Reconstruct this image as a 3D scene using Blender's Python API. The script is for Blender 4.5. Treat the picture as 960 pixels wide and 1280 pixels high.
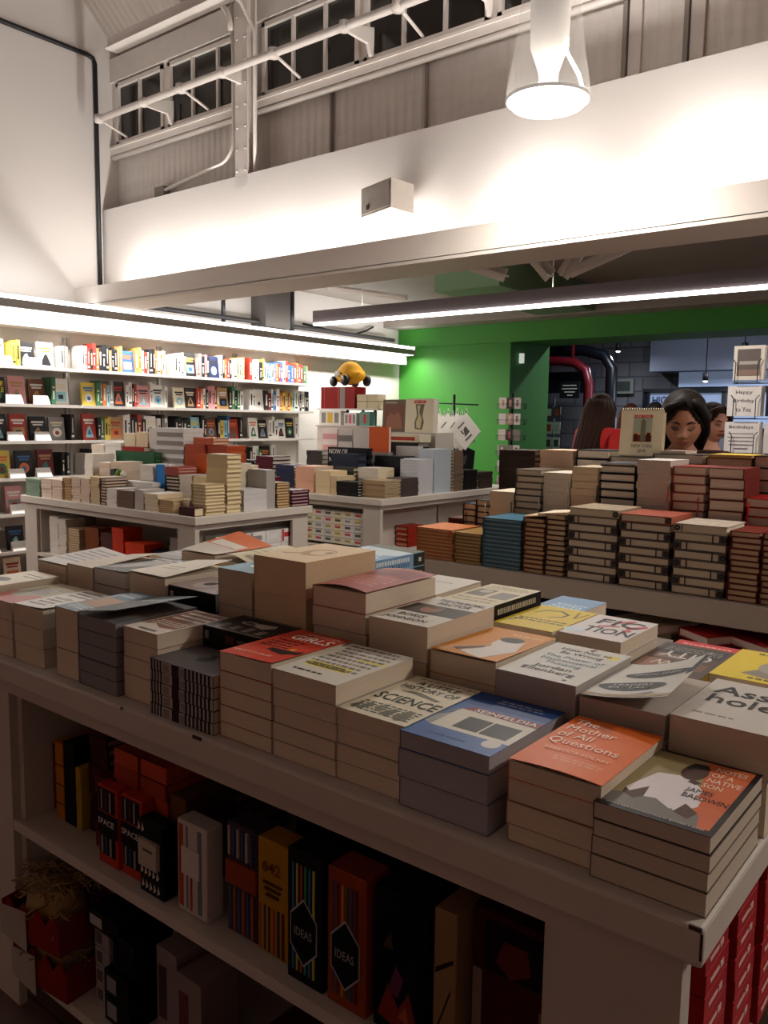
import bpy, bmesh, math, random
from mathutils import Matrix, Vector
random.seed(7)
S = bpy.context.scene
for o in list(bpy.data.objects): bpy.data.objects.remove(o)
COL = S.collection

# ---------------------------------------------------------------- camera
H = 1.43
cam = bpy.data.cameras.new('camera'); cam_o = bpy.data.objects.new('camera', cam); COL.objects.link(cam_o)
cam.sensor_fit = 'AUTO'; cam.sensor_width = 36.0; cam.lens = 36.0*1035.46/1280.0
cam.clip_start = .05; cam.clip_end = 60
Rm = Matrix(((0.781615, -0.078879, 0.618754), (0.623606, 0.076636, -0.777974), (0.013947, 0.993934, 0.109089)))
cam_o.matrix_world = Matrix.Translation((0, 0, H)) @ Rm.to_4x4()
S.camera = cam_o

# ---------------------------------------------------------------- world, exposure
w = bpy.data.worlds.new('World'); S.world = w; w.use_nodes = True
bg = w.node_tree.nodes['Background']; bg.inputs[0].default_value = (.02, .022, .03, 1); bg.inputs[1].default_value = .3
S.view_settings.view_transform = 'Standard'; S.view_settings.look = 'None'
S.view_settings.gamma = 1; S.view_settings.use_curve_mapping = False
S.view_settings.exposure = 0.0
S.cycles.use_denoising = True
S.cycles.max_bounces = 6; S.cycles.diffuse_bounces = 4; S.cycles.glossy_bounces = 2
S.cycles.transmission_bounces = 6; S.cycles.transparent_max_bounces = 8
S.cycles.sample_clamp_indirect = 4.0
WARM = (1.0, .86, .74); NEUT = (1.0, .95, .90)
# strengths of the room's lamps and added lights (watts)
P_WALL = 150; P_LEDGE = 8; P_BEAM = 46; P_PEND = 42; P_BELL = 34; P_BACK = 24

# ---------------------------------------------------------------- helpers
def lin(h):
    if not isinstance(h, str): return tuple(h)[:3]
    h = h.lstrip('#'); r = [int(h[i:i+2], 16)/255 for i in (0, 2, 4)]
    return tuple(c/12.92 if c <= .04045 else ((c+.055)/1.055)**2.4 for c in r)
MC = {}
def mat(h, rough=.55, metal=0, noise=.10, scale=30, bump=0, emit=0, spec=.4, stretch=None, trans=0, alpha=1):
    key = (h, rough, metal, noise, scale, bump, emit, spec, stretch, trans, alpha)
    if key in MC: return MC[key]
    m = bpy.data.materials.new('surface_%d' % len(MC)); m.use_nodes = True; nt = m.node_tree
    b = nt.nodes['Principled BSDF']; c = lin(h)
    b.inputs['Roughness'].default_value = rough; b.inputs['Metallic'].default_value = metal
    b.inputs['Specular IOR Level'].default_value = spec
    tc = nt.nodes.new('ShaderNodeTexCoord'); mp = nt.nodes.new('ShaderNodeMapping'); nz = nt.nodes.new('ShaderNodeTexNoise')
    nt.links.new(tc.outputs['Object'], mp.inputs[0]); nt.links.new(mp.outputs[0], nz.inputs['Vector'])
    if stretch: mp.inputs['Scale'].default_value = stretch
    nz.inputs['Scale'].default_value = scale; nz.inputs['Detail'].default_value = 3
    mx = nt.nodes.new('ShaderNodeMix'); mx.data_type = 'RGBA'
    mx.inputs['A'].default_value = tuple(v*(1-noise) for v in c)+(1,)
    mx.inputs['B'].default_value = tuple(min(1, v*(1+noise)) for v in c)+(1,)
    nt.links.new(nz.outputs['Fac'], mx.inputs['Factor']); nt.links.new(mx.outputs['Result'], b.inputs['Base Color'])
    if bump:
        bp = nt.nodes.new('ShaderNodeBump'); bp.inputs['Strength'].default_value = bump; bp.inputs['Distance'].default_value = .01
        nt.links.new(nz.outputs['Fac'], bp.inputs['Height']); nt.links.new(bp.outputs[0], b.inputs['Normal'])
    if emit:
        b.inputs['Emission Color'].default_value = c+(1,); b.inputs['Emission Strength'].default_value = emit
    if trans: b.inputs['Transmission Weight'].default_value = trans; b.inputs['IOR'].default_value = 1.2
    if alpha < 1: b.inputs['Alpha'].default_value = alpha
    MC[key] = m; return m
def page(h='d6c6b0'): return mat(h, .9, noise=.16, scale=6, stretch=(3, 3, 170), spec=.1)
def cov(h): return mat(h, .42, noise=.05, scale=12, spec=.10)
def spineset(h): return mat(h, .5, noise=.06, scale=15)

class MB:
    def __init__(s): s.v = []; s.f = []; s.mi = []; s.mats = []; s.sm = []
    def _m(s, m):
        if m not in s.mats: s.mats.append(m)
        return s.mats.index(m)
    def add(s, vs, fs, m, smooth=False):
        n = len(s.v); k = s._m(m); s.v += [tuple(p) for p in vs]
        for f in fs: s.f.append(tuple(i+n for i in f)); s.mi.append(k); s.sm.append(smooth)
        return s
    def box(s, x0, x1, y0, y1, z0, z1, m, mx=None):
        vs = [(x, y, z) for z in (z0, z1) for y in (y0, y1) for x in (x0, x1)]
        if mx is not None: vs = [tuple(mx @ Vector(p)) for p in vs]
        return s.add(vs, [(0, 2, 3, 1), (4, 5, 7, 6), (0, 1, 5, 4), (2, 6, 7, 3), (0, 4, 6, 2), (1, 3, 7, 5)], m)
    def poly(s, pts, m): return s.add(pts, [tuple(range(len(pts)))], m)
    def prism(s, pts, axis, a0, a1, m):
        # pts 2d outline in the other two axes
        def P(p, a): return {'x': (a, p[0], p[1]), 'y': (p[0], a, p[1]), 'z': (p[0], p[1], a)}[axis]
        n = len(pts); vs = [P(p, a0) for p in pts]+[P(p, a1) for p in pts]
        fs = [tuple(range(n))[::-1], tuple(range(n, 2*n))]+[(i, (i+1) % n, n+(i+1) % n, n+i) for i in range(n)]
        return s.add(vs, fs, m)
    def tube(s, pts, r, m, n=8, caps=True, radii=None):
        pts = [Vector(p) for p in pts]; vs = []; fs = []; prev = None
        for i, p in enumerate(pts):
            d = (pts[min(i+1, len(pts)-1)]-pts[max(i-1, 0)]).normalized()
            if prev is None:
                a = Vector((0, 0, 1)) if abs(d.z) < .9 else Vector((1, 0, 0))
                u = d.cross(a).normalized()
            else: u = (prev-d*prev.dot(d)).normalized()
            prev = u; q = d.cross(u); rr = radii[i] if radii else r
            vs += [tuple(p+u*rr*math.cos(t*2*math.pi/n)+q*rr*math.sin(t*2*math.pi/n)) for t in range(n)]
        for i in range(len(pts)-1):
            fs += [(i*n+t, i*n+(t+1) % n, (i+1)*n+(t+1) % n, (i+1)*n+t) for t in range(n)]
        if caps: fs += [tuple(range(n))[::-1], tuple(range((len(pts)-1)*n, len(pts)*n))]
        return s.add(vs, fs, m, True)
    def lathe(s, prof, m, n=24, c=(0, 0, 0), sc=(1, 1)):
        vs = []; fs = []
        for r, z in prof:
            vs += [(c[0]+sc[0]*r*math.cos(t*2*math.pi/n), c[1]+sc[1]*r*math.sin(t*2*math.pi/n), c[2]+z) for t in range(n)]
        for i in range(len(prof)-1):
            fs += [(i*n+t, i*n+(t+1) % n, (i+1)*n+(t+1) % n, (i+1)*n+t) for t in range(n)]
        return s.add(vs, fs, m, True)
    def ball(s, c, r, m, n=16, k=10):
        rx, ry, rz = r if isinstance(r, tuple) else (r, r, r)
        vs = [(c[0], c[1], c[2]-rz)]; fs = []
        for i in range(1, k):
            a = math.pi*i/k
            vs += [(c[0]+rx*math.sin(a)*math.cos(t*2*math.pi/n), c[1]+ry*math.sin(a)*math.sin(t*2*math.pi/n), c[2]-rz*math.cos(a)) for t in range(n)]
        vs.append((c[0], c[1], c[2]+rz)); L = len(vs)-1
        for t in range(n):
            fs.append((0, 1+(t+1) % n, 1+t)); fs.append((L, L-n+t, L-n+(t+1) % n))
            for i in range(k-2): fs.append((1+i*n+t, 1+i*n+(t+1) % n, 1+(i+1)*n+(t+1) % n, 1+(i+1)*n+t))
        return s.add(vs, fs, m, True)
    def mesh(s, name):
        me = bpy.data.meshes.new(name); me.from_pydata(s.v, [], s.f)
        for m in s.mats: me.materials.append(m)
        me.polygons.foreach_set('material_index', s.mi); me.polygons.foreach_set('use_smooth', s.sm); me.update()
        return me
    def build(s, name, parent=None, loc=(0, 0, 0), rz=0):
        return link(name, s.mesh(name), parent, loc, rz)
def link(name, me, parent=None, loc=(0, 0, 0), rz=0):
    o = bpy.data.objects.new(name, me); COL.objects.link(o); o.location = loc; o.rotation_euler = (0, 0, rz)
    if parent: o.parent = parent
    return o
def bevel(o, w=.004, seg=2):
    b = o.modifiers.new('bevel', 'BEVEL'); b.width = w; b.segments = seg; b.limit_method = 'ANGLE'; return o
LABELS = {}
def tag(o, label, cat, group=None):
    label = label.replace('-', '-'); n = len(label.split())
    if n < 4 or n > 16: print('LABEL LEN', n, label)
    if label in LABELS: print('DUP LABEL', label)
    LABELS[label] = 1
    o['label'] = label; o['category'] = cat
    if group: o['group'] = group
    return o
def thing(name, label, cat, loc=(0, 0, 0), rz=0, group=None):
    o = link(name, None, None, loc, rz); o.empty_display_size = .05
    return tag(o, label, cat, group)
def struct(o): o['kind'] = 'structure'; return o

TXT = {}
def text_mesh(s, width, height, m, bold=.0, align='CENTER', space=1.0, fn=None, sx=1.0, origin=(0, 0), rot=0, z0=0.0, up='y'):
    """flat lettering as a mesh; fitted to width x height (either may be None), centred on origin"""
    cu = bpy.data.curves.new('t', 'FONT'); cu.body = s; cu.align_x = align; cu.size = 1; cu.offset = 0 if ('M' in s or 'W' in s) else min(bold, .011)
    cu.space_line = space; cu.resolution_u = 2
    ob = bpy.data.objects.new('t', cu); COL.objects.link(ob)
    dg = bpy.context.evaluated_depsgraph_get()
    me = bpy.data.meshes.new_from_object(ob.evaluated_get(dg)); bpy.data.objects.remove(ob); bpy.data.curves.remove(cu)
    xs = [v.co.x for v in me.vertices]; ys = [v.co.y for v in me.vertices]
    x0, x1, y0, y1 = min(xs), max(xs), min(ys), max(ys)
    kx = width/(x1-x0) if width else None; ky = height/(y1-y0) if height else None
    kx = kx or ky; ky = ky or kx
    c, sn = math.cos(rot), math.sin(rot)
    for v in me.vertices:
        x = (v.co.x-(x0+x1)/2)*kx; y = (v.co.y-(y0+y1)/2)*ky
        X = origin[0]+x*c-y*sn; Y = origin[1]+x*sn+y*c
        v.co = (X, Y, z0+(fn(X, Y) if fn else 0)) if up == 'y' else (X, z0, Y)
    me.materials.clear(); me.materials.append(m); me.name = 'lettering'
    return me

# ---------------------------------------------------------------- books
ORD = ['topmost', 'second from top', 'third from top', 'fourth from top', 'fifth from top', 'sixth from top', 'seventh from top',
       'eighth from top', 'ninth from top', 'tenth from top', 'eleventh from top', 'twelfth from top', 'thirteenth from top',
       'fourteenth from top', 'fifteenth from top', 'sixteenth from top', 'seventeenth from top', 'eighteenth from top']
BMC = {}
def mixc(a, b_, k=.62):
    f = lambda h, i: int(h[i:i+2], 16)
    return ''.join('%02x' % int((f(a, i)*(1-k)+f(b_, i)*k)*.8) for i in (0, 2, 4))
def soft_pages(w, l, t, pg, inset=.0012):
    k = ('p', w, l, t, pg, inset)
    if k not in BMC:
        e = .0008
        BMC[k] = MB().box(.001, w-inset, inset*.6, l-inset*.6, e, t-e, page(pg)).mesh('page_block')
    return BMC[k]
def soft_cover(w, l, t, c):
    k = ('c', w, l, t, c)
    if k not in BMC:
        e = .0008; m = cov(c)
        BMC[k] = MB().box(0, w, 0, l, 0, e, m).box(0, w, 0, l, t-e, t, m).box(0, .001, 0, l, e, t-e, m).mesh('cover')
    return BMC[k]
def hard_one(w, l, t, c, pg, th=.003, inset=.005, spine=True):
    """a closed hardback or notebook in one mesh: overhanging boards, spine and page block"""
    k = ('h', w, l, t, c, pg, th, inset, spine)
    if k not in BMC:
        b = MB(); m = cov(c)
        b.box(0, w, 0, l, 0, th, m).box(0, w, 0, l, t-th, t, m)
        if spine: b.box(-.001, th, 0, l, 0, t, m)
        b.box(th if spine else inset*.6, w-inset, inset, l-inset, th, t-th, page(pg))
        BMC[k] = b.mesh('book')
    return BMC[k]
def soft_one(w, l, t, c, pg):
    k = ('s', w, l, t, c, pg)
    if k not in BMC:
        e = .0012; m = cov(c)
        b = MB().box(0, w, 0, l, 0, e, m).box(0, w, 0, l, t-e, t, m).box(0, .001, 0, l, e, t-e, m)
        b.box(.001, w-.001, .001, l-.001, e, t-e, page(pg)); BMC[k] = b.mesh('book')
    return BMC[k]
def cover_art(w, l, t, c, art, curl=None):
    """top cover with its printed picture; returns (mesh, [lettering meshes]); curl(u,v) lifts the sheet"""
    e = .0008; m = cov(c); b = MB()
    b.box(0, w, 0, l, 0, e, m).box(0, .001, 0, l, e, t-e, m)
    f = (lambda x, y: curl(max(0, min(1, x/w)), max(0, min(1, y/l)))) if curl else (lambda x, y: 0)
    n = 14 if curl else 1
    vs = [(w*i/n, l*j/n, t-e+f(w*i/n, l*j/n)) for j in range(n+1) for i in range(n+1)]
    vs2 = [(x, y, z+e) for x, y, z in vs]; q = (n+1)**2
    fs = [(j*(n+1)+i, j*(n+1)+i+1, (j+1)*(n+1)+i+1, (j+1)*(n+1)+i) for j in range(n) for i in range(n)]
    under = mat('cfc8bf', .6)
    b.add(vs, [p[::-1] for p in fs], under, bool(curl)); b.add(vs2, fs, m, bool(curl))
    ring = [i for i in range(n+1)]+[j*(n+1)+n for j in range(1, n+1)]+[n*(n+1)+i for i in range(n-1, -1, -1)]+[j*(n+1) for j in range(n-1, 0, -1)]
    L = len(ring); b.add([vs[i] for i in ring]+[vs2[i] for i in ring], [(i, (i+1) % L, L+(i+1) % L, L+i) for i in range(L)], m)
    lets = []; lv = 0
    for a in art:
        k = a[0]; lv += 1; z = t+.00003*lv
        if k == 'text':
            _, s, u, v, wd, ht, col = a[:7]; kw = a[7] if len(a) > 7 else {}
            kw = dict({'bold': .02}, **kw); lets.append(text_mesh(s, wd*w if wd else None, ht*l if ht else None, cov(col), origin=(u*w, v*l), z0=t+(.0012 if curl else .0006), fn=f, **kw))
            continue
        if k == 'rect': pts = [(a[1], a[2]), (a[3], a[2]), (a[3], a[4]), (a[1], a[4])]; col = a[5]
        elif k == 'poly': pts = a[1]; col = a[2]
        elif k == 'ell':
            pts = [(a[1]+a[3]*math.cos(i*math.pi/14), a[2]+a[4]*math.sin(i*math.pi/14)) for i in range(28)]; col = a[5]
        elif k == 'lines':   # unreadably small print: rows of short dashes
            _, u0, v0, u1, v1, rows, col = a; rnd = random.Random(int(u0*100+v0*1000+rows)); mm = cov(col)
            for r_ in range(rows):
                v = v1-(v1-v0)*(r_+.5)/rows; hh = (v1-v0)/rows*.24; u = u0+(rnd.random()*.06)
                while u < u1-.04:
                    du = min(.03+rnd.random()*.09, u1-u)
                    p4 = [(u, v-hh), (u+du, v-hh), (u+du, v+hh), (u, v+hh)]
                    b.poly([(x*w, y*l, z+f(x*w, y*l)) for x, y in p4], mm); u += du+.02
            continue
        mm = cov(col)
        if curl:
            bm = bmesh.new(); fc = bm.faces.new([bm.verts.new((x*w, y*l, 0)) for x, y in pts])
            r = bmesh.ops.triangulate(bm, faces=[fc]); bmesh.ops.subdivide_edges(bm, edges=bm.edges[:], cuts=4, use_grid_fill=True)
            bmesh.ops.triangulate(bm, faces=bm.faces[:]); bm.verts.index_update()
            b.add([(v.co.x, v.co.y, z+.0003+f(v.co.x, v.co.y)) for v in bm.verts], [tuple(v.index for v in q_.verts) for q_ in bm.faces], mm); bm.free()
        else: b.poly([(x*w, y*l, z) for x, y in pts], mm)
    return b.mesh('cover'), lets
def place_xf(x0, x1, y0, y1, sp):
    """footprint + spine side -> (origin, rotation, width away from the spine, length along it)"""
    if sp == 'L': return (x0, y0), 0, x1-x0, y1-y0
    if sp == 'R': return (x1, y1), math.pi, x1-x0, y1-y0
    if sp == 'F': return (x1, y0), math.pi/2, y1-y0, x1-x0
    return (x0, y1), -math.pi/2, y1-y0, x1-x0
def jit(o, a):
    o.location.x += random.uniform(-a, a); o.location.y += random.uniform(-a, a)

def paper_stack(x0, x1, y0, y1, h, n, col, pg, top, short, art=(), curl=None, sp='L', base=.87, group=None, spine_marks=None, adj=None, j=.0012, ts=None):
    """foreground stack of paperbacks, each book with cover and page block (and lettering) as parts"""
    (ox, oy), rz, w, l = place_xf(x0, x1, y0, y1, sp); z = base+.0003
    if ts is None:
        ts = [h/n]*n
    muted = col if (spine_marks or sp != 'L') else mixc(col, pg)
    tot = sum(ts); ts = [round(t*(h-.0003*n)/tot, 4) for t in ts]
    for i, t in enumerate(ts):
        k = n-1-i
        lab = (top+', topmost') if k == 0 else ('%s paperback, %s in stack %s' % (adj or 'cream-paged', 'bottom one' if (i == 0 and n > 2) else ORD[k], short))
        b = thing('paperback_book', lab, 'paperback', (ox, oy, z), rz, group or 'paperbacks on the front table')
        if k == 0: jit(b, j*.3)
        else: jit(b, j)
        if k == 0 and (art or curl):
            me, lets = cover_art(w, l, t, col, art, curl); c = link('cover', me, b)
            for q in lets: link('lettering', q, c)
        else: c = link('cover', soft_cover(w, l, t, muted), b)
        link('page_block', soft_pages(w, l, t, pg), b)
        if spine_marks: spine_marks(c, w, l, t)
        z += t+.0003
def small_stack(x0, x1, y0, y1, h, n, style, sp, col, pg, adj, where, base=.87, group='books', cat=None, name=None, j=.003, ribbon=None, th=.0028, cols=None, ts=None):
    """farther stack: one mesh per book"""
    cat = cat or ('hardback' if style == 'h' else 'softcover'); name = name or ('hardback_book' if style == 'h' else 'softcover_book')
    (ox, oy), rz, w, l = place_xf(x0, x1, y0, y1, sp); z = base+.0002; t0 = h/n
    for i in range(n):
        k = n-1-i; t = round(t0-.0003, 4); c = cols[i % len(cols)] if cols else col
        me = hard_one(w, l, t, c, pg, th) if style == 'h' else soft_one(w, l, t, c, pg)
        word = 'only one' if n == 1 else ('bottom one' if (i == 0 and n > 2) else ORD[k])
        lab = '%s, %s %s' % (adj, word, where)
        if ribbon and k in ribbon[1]:
            o = thing(name, lab, cat, (ox, oy, z), rz, group)
            link('cover_and_pages', me, o)
            m = cov(ribbon[0]); lx = ribbon[2] if len(ribbon) > 2 else .04
            MB().tube([(lx, .01, t*.5), (lx, -.004, t*.45), (lx+.004, -.008, -t*.5), (lx-.002, -.006, -t*1.6)], .0022, m, 6).build('ribbon', o)
        else:
            o = link(name, me, None, (ox, oy, z), rz); tag(o, lab, cat, group)
        jit(o, j); o.rotation_euler.z += random.uniform(-.012, .012)*min(1, j/.003)
        z += t+.0003
# ================================================================ the room
WHITE = mat('e9e3dc', .65, noise=.02, scale=3)
WALLW = mat('ebe5df', .7, noise=.02, scale=2)
PAINT = mat('dcd6cc', .5, noise=.03, scale=5)
STEEL = mat('e2dad2', .5, noise=.08, scale=9)
CORR = mat('e6ded6', .6, noise=.12, scale=4, stretch=(1, 1, 3))
DARK = mat('17181b', .5)
GREEN = mat('3c8a2e', .6, noise=.06, scale=2)
GREY = mat('8d857e', .6, noise=.1, scale=4)
def area(name, parent, loc, size, power, col=NEUT, rot=(0, 0, 0), sy=None, spread=None):
    L = bpy.data.lights.new(name, 'AREA'); L.energy = power; L.color = col[:3]
    L.shape = 'RECTANGLE' if sy else 'SQUARE'; L.size = size
    if sy: L.size_y = sy
    if spread: L.spread = spread
    o = bpy.data.objects.new(name, L); COL.objects.link(o); o.location = loc; o.rotation_euler = rot; o.parent = parent
    return o

def floor_mat():
    m = bpy.data.materials.new('floor_boards'); m.use_nodes = True; nt = m.node_tree; b = nt.nodes['Principled BSDF']
    tc = nt.nodes.new('ShaderNodeTexCoord'); br = nt.nodes.new('ShaderNodeTexBrick'); nz = nt.nodes.new('ShaderNodeTexNoise')
    br.inputs['Scale'].default_value = 1; br.inputs['Brick Width'].default_value = 1.4; br.inputs['Row Height'].default_value = .12
    br.inputs['Mortar Size'].default_value = .004
    br.inputs['Color1'].default_value = lin('6b4634')+(1,); br.inputs['Color2'].default_value = lin('56382b')+(1,); br.inputs['Mortar'].default_value = lin('2c1a14')+(1,)
    nt.links.new(tc.outputs['Object'], br.inputs['Vector']); nt.links.new(tc.outputs['Object'], nz.inputs['Vector']); nz.inputs['Scale'].default_value = 6
    mx = nt.nodes.new('ShaderNodeMix'); mx.data_type = 'RGBA'; mx.blend_type = 'MULTIPLY'; mx.inputs['Factor'].default_value = .4
    nt.links.new(br.outputs['Color'], mx.inputs['A']); nt.links.new(nz.outputs['Color'], mx.inputs['B']); nt.links.new(mx.outputs['Result'], b.inputs['Base Color'])
    b.inputs['Roughness'].default_value = .4
    return m
X1 = 5.0
struct(MB().box(-7.2, X1, -3, 15.2, -.05, 0, floor_mat()).build('floor'))
struct(MB().box(-7.0, -6.85, -3, 8.9, 0, 6.6, WALLW).build('wall_left'))
BOUNCE = mat('c4a8a2', .8, noise=.2, scale=3)  # tint of the unseen walls, chosen for warm bounce light on book fronts
struct(MB().box(X1, X1+.15, -3, 15.2, 0, 6.6, BOUNCE).build('wall_right'))
struct(MB().box(-7.0, X1, -3.15, -3, 0, 6.6, BOUNCE).build('wall_front'))
# upper band wall over the opening, and corrugated sheet wall above it
struct(MB().box(-6.85, X1, 4.45, 4.53, 2.41, 3.285, WALLW).build('wall_upper'))
b = MB(); N = 330
xs = [-6.85+(X1+6.85)*i/N for i in range(N+1)]
yy = [4.62+.007*math.sin(i*math.pi*.5*1.0) for i in range(N+1)]
def corr(b, x0, x1, z0, z1, y=4.63, p=.075, a=.005, m=CORR):
    n = int((x1-x0)/p*4); vs = []
    for z in (z0, z1):
        vs += [(x0+(x1-x0)*i/n, y+a*math.sin(i*math.pi/2), z) for i in range(n+1)]
    b.add(vs, [(i, i+1, n+2+i, n+1+i) for i in range(n)], m, True)
corr(b, -6.85, X1, 3.2, 3.86); corr(b, -2.0, X1, 3.86, 5.2); b.box(-6.85, X1, 4.66, 4.70, 3.2, 5.2, CORR)
struct(b.build('wall_corrugated'))
# roof of corrugated sheets rising towards the camera
b = MB(); n = 640; vs = []
for (y, z) in ((4.72, 4.62), (2.75, 6.56)):
    vs += [(-6.85+(X1+6.85)*i/n, y, z+.014*math.sin(i*math.pi/2)) for i in range(n+1)]
b.add(vs, [(i, i+1, n+2+i, n+1+i) for i in range(n)], mat('b9aea4', .7, noise=.1, scale=3), True)
b.box(-7.2, X1, -3.1, 4.75, 6.62, 6.7, GREY)
struct(b.build('ceiling_roof'))
b = MB()
for y, z in ((4.22, 4.50), (3.3, 5.4)):
    b.box(-6.32, X1, y-.03, y+.03, z-.05, z+.04, STEEL)
    b.box(-6.32, X1, y-.06, y+.06, z-.055, z-.045, STEEL)
struct(b.build('trim_purlins'))
struct(MB().box(-6.85, X1, 4.56, 4.62, 4.42, 4.62, STEEL).build('trim_window_head'))
struct(MB().box(-6.85, X1, 4.55, 4.62, 3.79, 3.868, STEEL).box(-6.85, X1, 4.54, 4.56, 3.84, 3.86, STEEL).build('trim_window_sill'))
# windows
NIGHT = mat('2b2723', .15, noise=.3, scale=3, spec=.6)
def window(i, x0, x1, panes):
    b = MB(); z0, z1 = 3.87, 4.40; fr = .032
    b.box(x0, x1, 4.57, 4.61, z0, z0+fr, STEEL); b.box(x0, x1, 4.57, 4.61, z1-fr, z1, STEEL)
    b.box(x0, x0+fr, 4.57, 4.61, z0, z1, STEEL); b.box(x1-fr, x1, 4.57, 4.61, z0, z1, STEEL)
    for k in range(1, panes):
        x = x0+(x1-x0)*k/panes; b.box(x-.012, x+.012, 4.575, 4.61, z0, z1, STEEL)
    o = struct(b.build('window_%d' % i))
    MB().box(x0+.02, x1-.02, 4.60, 4.606, z0+.02, z1-.02, NIGHT).build('pane', o)
window(1, -6.78, -6.10, 2); window(2, -6.03, -5.09, 3); window(3, -4.88, -3.92, 3); window(4, -3.87, -2.87, 3); window(5, -2.81, -2.05, 2)
b = MB()
for x0_, x1_ in ((-6.85, -6.78), (-6.10, -6.03), (-5.09, -4.88), (-3.92, -3.87), (-2.87, -2.81), (-2.05, -1.98)): b.box(x0_, x1_, 4.585, 4.62, 3.86, 4.45, STEEL)
struct(b.build('trim_window_mullions'))
# steel column with flanges, cover strips, bolts
def steel_post(x, lab):
    t = thing('steel_column', lab, 'column', (x, 4.55, 3.2))
    b = MB().box(-.07, .07, -.02, 0, 0, 1.45, STEEL).box(-.02, .02, -.09, -.02, 0, 1.45, STEEL).box(-.07, .07, -.10, -.085, 0, 1.45, STEEL); b.build('column_shaft', t)
    b = MB()
    for k in range(9): b.tube([(-.045, -.105, .12+k*.16), (-.045, -.09, .12+k*.16)], .009, STEEL, 6); b.tube([(.045, -.105, .12+k*.16), (.045, -.09, .12+k*.16)], .009, STEEL, 6)
    b.build('bolts', t)
steel_post(-4.98, 'cream painted steel column between the second and third clerestory windows')
b = MB()
for x in (-4.2, -3.36): b.box(x-.006, x+.006, 4.6, 4.63, 3.25, 3.8, GREY)
for x in (-2.0, -1.66, .6): b.box(x-.012, x+.012, 4.585, 4.62, 3.2, 4.5, GREY); b.box(x+.02, x+.09, 4.60, 4.62, 3.2, 4.5, STEEL)
struct(b.build('trim_sheet_seams'))
b = MB(); x = -6.6
while x < 1.5:
    b.box(x-.012, x+.012, 4.595, 4.625, 3.30, 3.35, STEEL); b.box(x-.012, x+.02, 4.59, 4.62, 3.29, 3.305, GREY); x += .21
x = -6.7
while x < 1.5:
    b.box(x-.01, x+.01, 4.58, 4.62, 3.775, 3.79, GREY); x += .085
struct(b.build('trim_sheet_clips'))
# pipes
def pipe(lab, pts, r, m=STEEL, name='pipe', fit=()):
    b = MB(); b.tube(pts, r, m, 10); o = b.build(name); tag(o, lab, 'pipe')
    return o
pipe('white tube running under the clerestory windows on the corrugated wall', [(-6.83, 4.57, 3.765), (-4.98, 4.57, 3.765), (-2.9, 4.57, 3.765), (2.5, 4.57, 3.765)], .022)
b = MB().tube([(-6.62, 4.27, 3.975), (-2.4, 4.27, 3.975), (1.0, 4.27, 3.975)], .027, STEEL, 12)
t = thing('rail_tube', 'long white tube rail held out in front of the clerestory windows', 'rail', (0, 0, 0)); b.build('tube', t)
for x in (-6.58, -5.47, -4.44, -3.34, -2.3):
    MB().tube([(x, 4.27, 3.975), (x-.02, 4.56, 3.905)], .011, STEEL, 8).lathe([(0, -.035), (.04, -.03), (.04, .03), (0, .035)], STEEL, 12, (x, 4.27, 3.975)).build('rod', t)
for x in (-5.95, -4.985, -3.78, -2.85):
    MB().prism([(4.25, 3.95), (4.25, 3.985), (4.56, 4.07), (4.56, 3.88), (4.53, 3.88), (4.50, 3.95)], 'x', x-.012, x+.012, STEEL).lathe([(0, -.03), (.036, -.03), (.036, .03), (0, .03)], STEEL, 12, (x, 4.27, 3.975)).build('bracket', t)
def arc(c, r, a0, a1, n=8, plane='xz'):
    o = []
    for i in range(n+1):
        a = a0+(a1-a0)*i/n; p = (c[0]+r*math.cos(a), c[1], c[2]+r*math.sin(a)) if plane == 'xz' else (c[0], c[1]+r*math.cos(a), c[2]+r*math.sin(a))
        o.append(p)
    return o
pipe('thin white conduit bending from the steel column down to a small box', [(-5.14, 4.5, 4.6), (-5.1, 4.48, 4.2)]+[(-5.1, 4.48, 3.6)]+arc((-5.28, 4.48, 3.60), .18, 0, -math.pi/2, 6)[1:]+[(-6.1, 4.55, 3.36)], .015)
tag(MB().box(-6.18, -6.05, 4.53, 4.6, 3.32, 3.40, GREY).build('junction_box'), 'small grey junction box at the end of the thin white conduit', 'box')
pipe('white conduit curving over at the top beside the steel column', arc((-5.32, 4.42, 4.35), .26, 0, math.pi*.6, 8)+[(-5.6, 3.9, 4.7)], .02)
pipe('white conduit on the right side of the steel column', [(-4.86, 4.48, 3.3), (-4.86, 4.48, 4.3), (-4.92, 4.4, 4.5), (-5.0, 4.2, 4.6)], .014)
BLK = mat('1b1b1e', .45)
pipe('black conduit turning down the corner of the tall white wall', [(-6.835, -2.5, 4.585), (-6.835, 4.33, 4.585), (-6.835, 4.385, 4.57), (-6.83, 4.40, 4.53), (-6.83, 4.405, 2.42)], .020, BLK)
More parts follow.
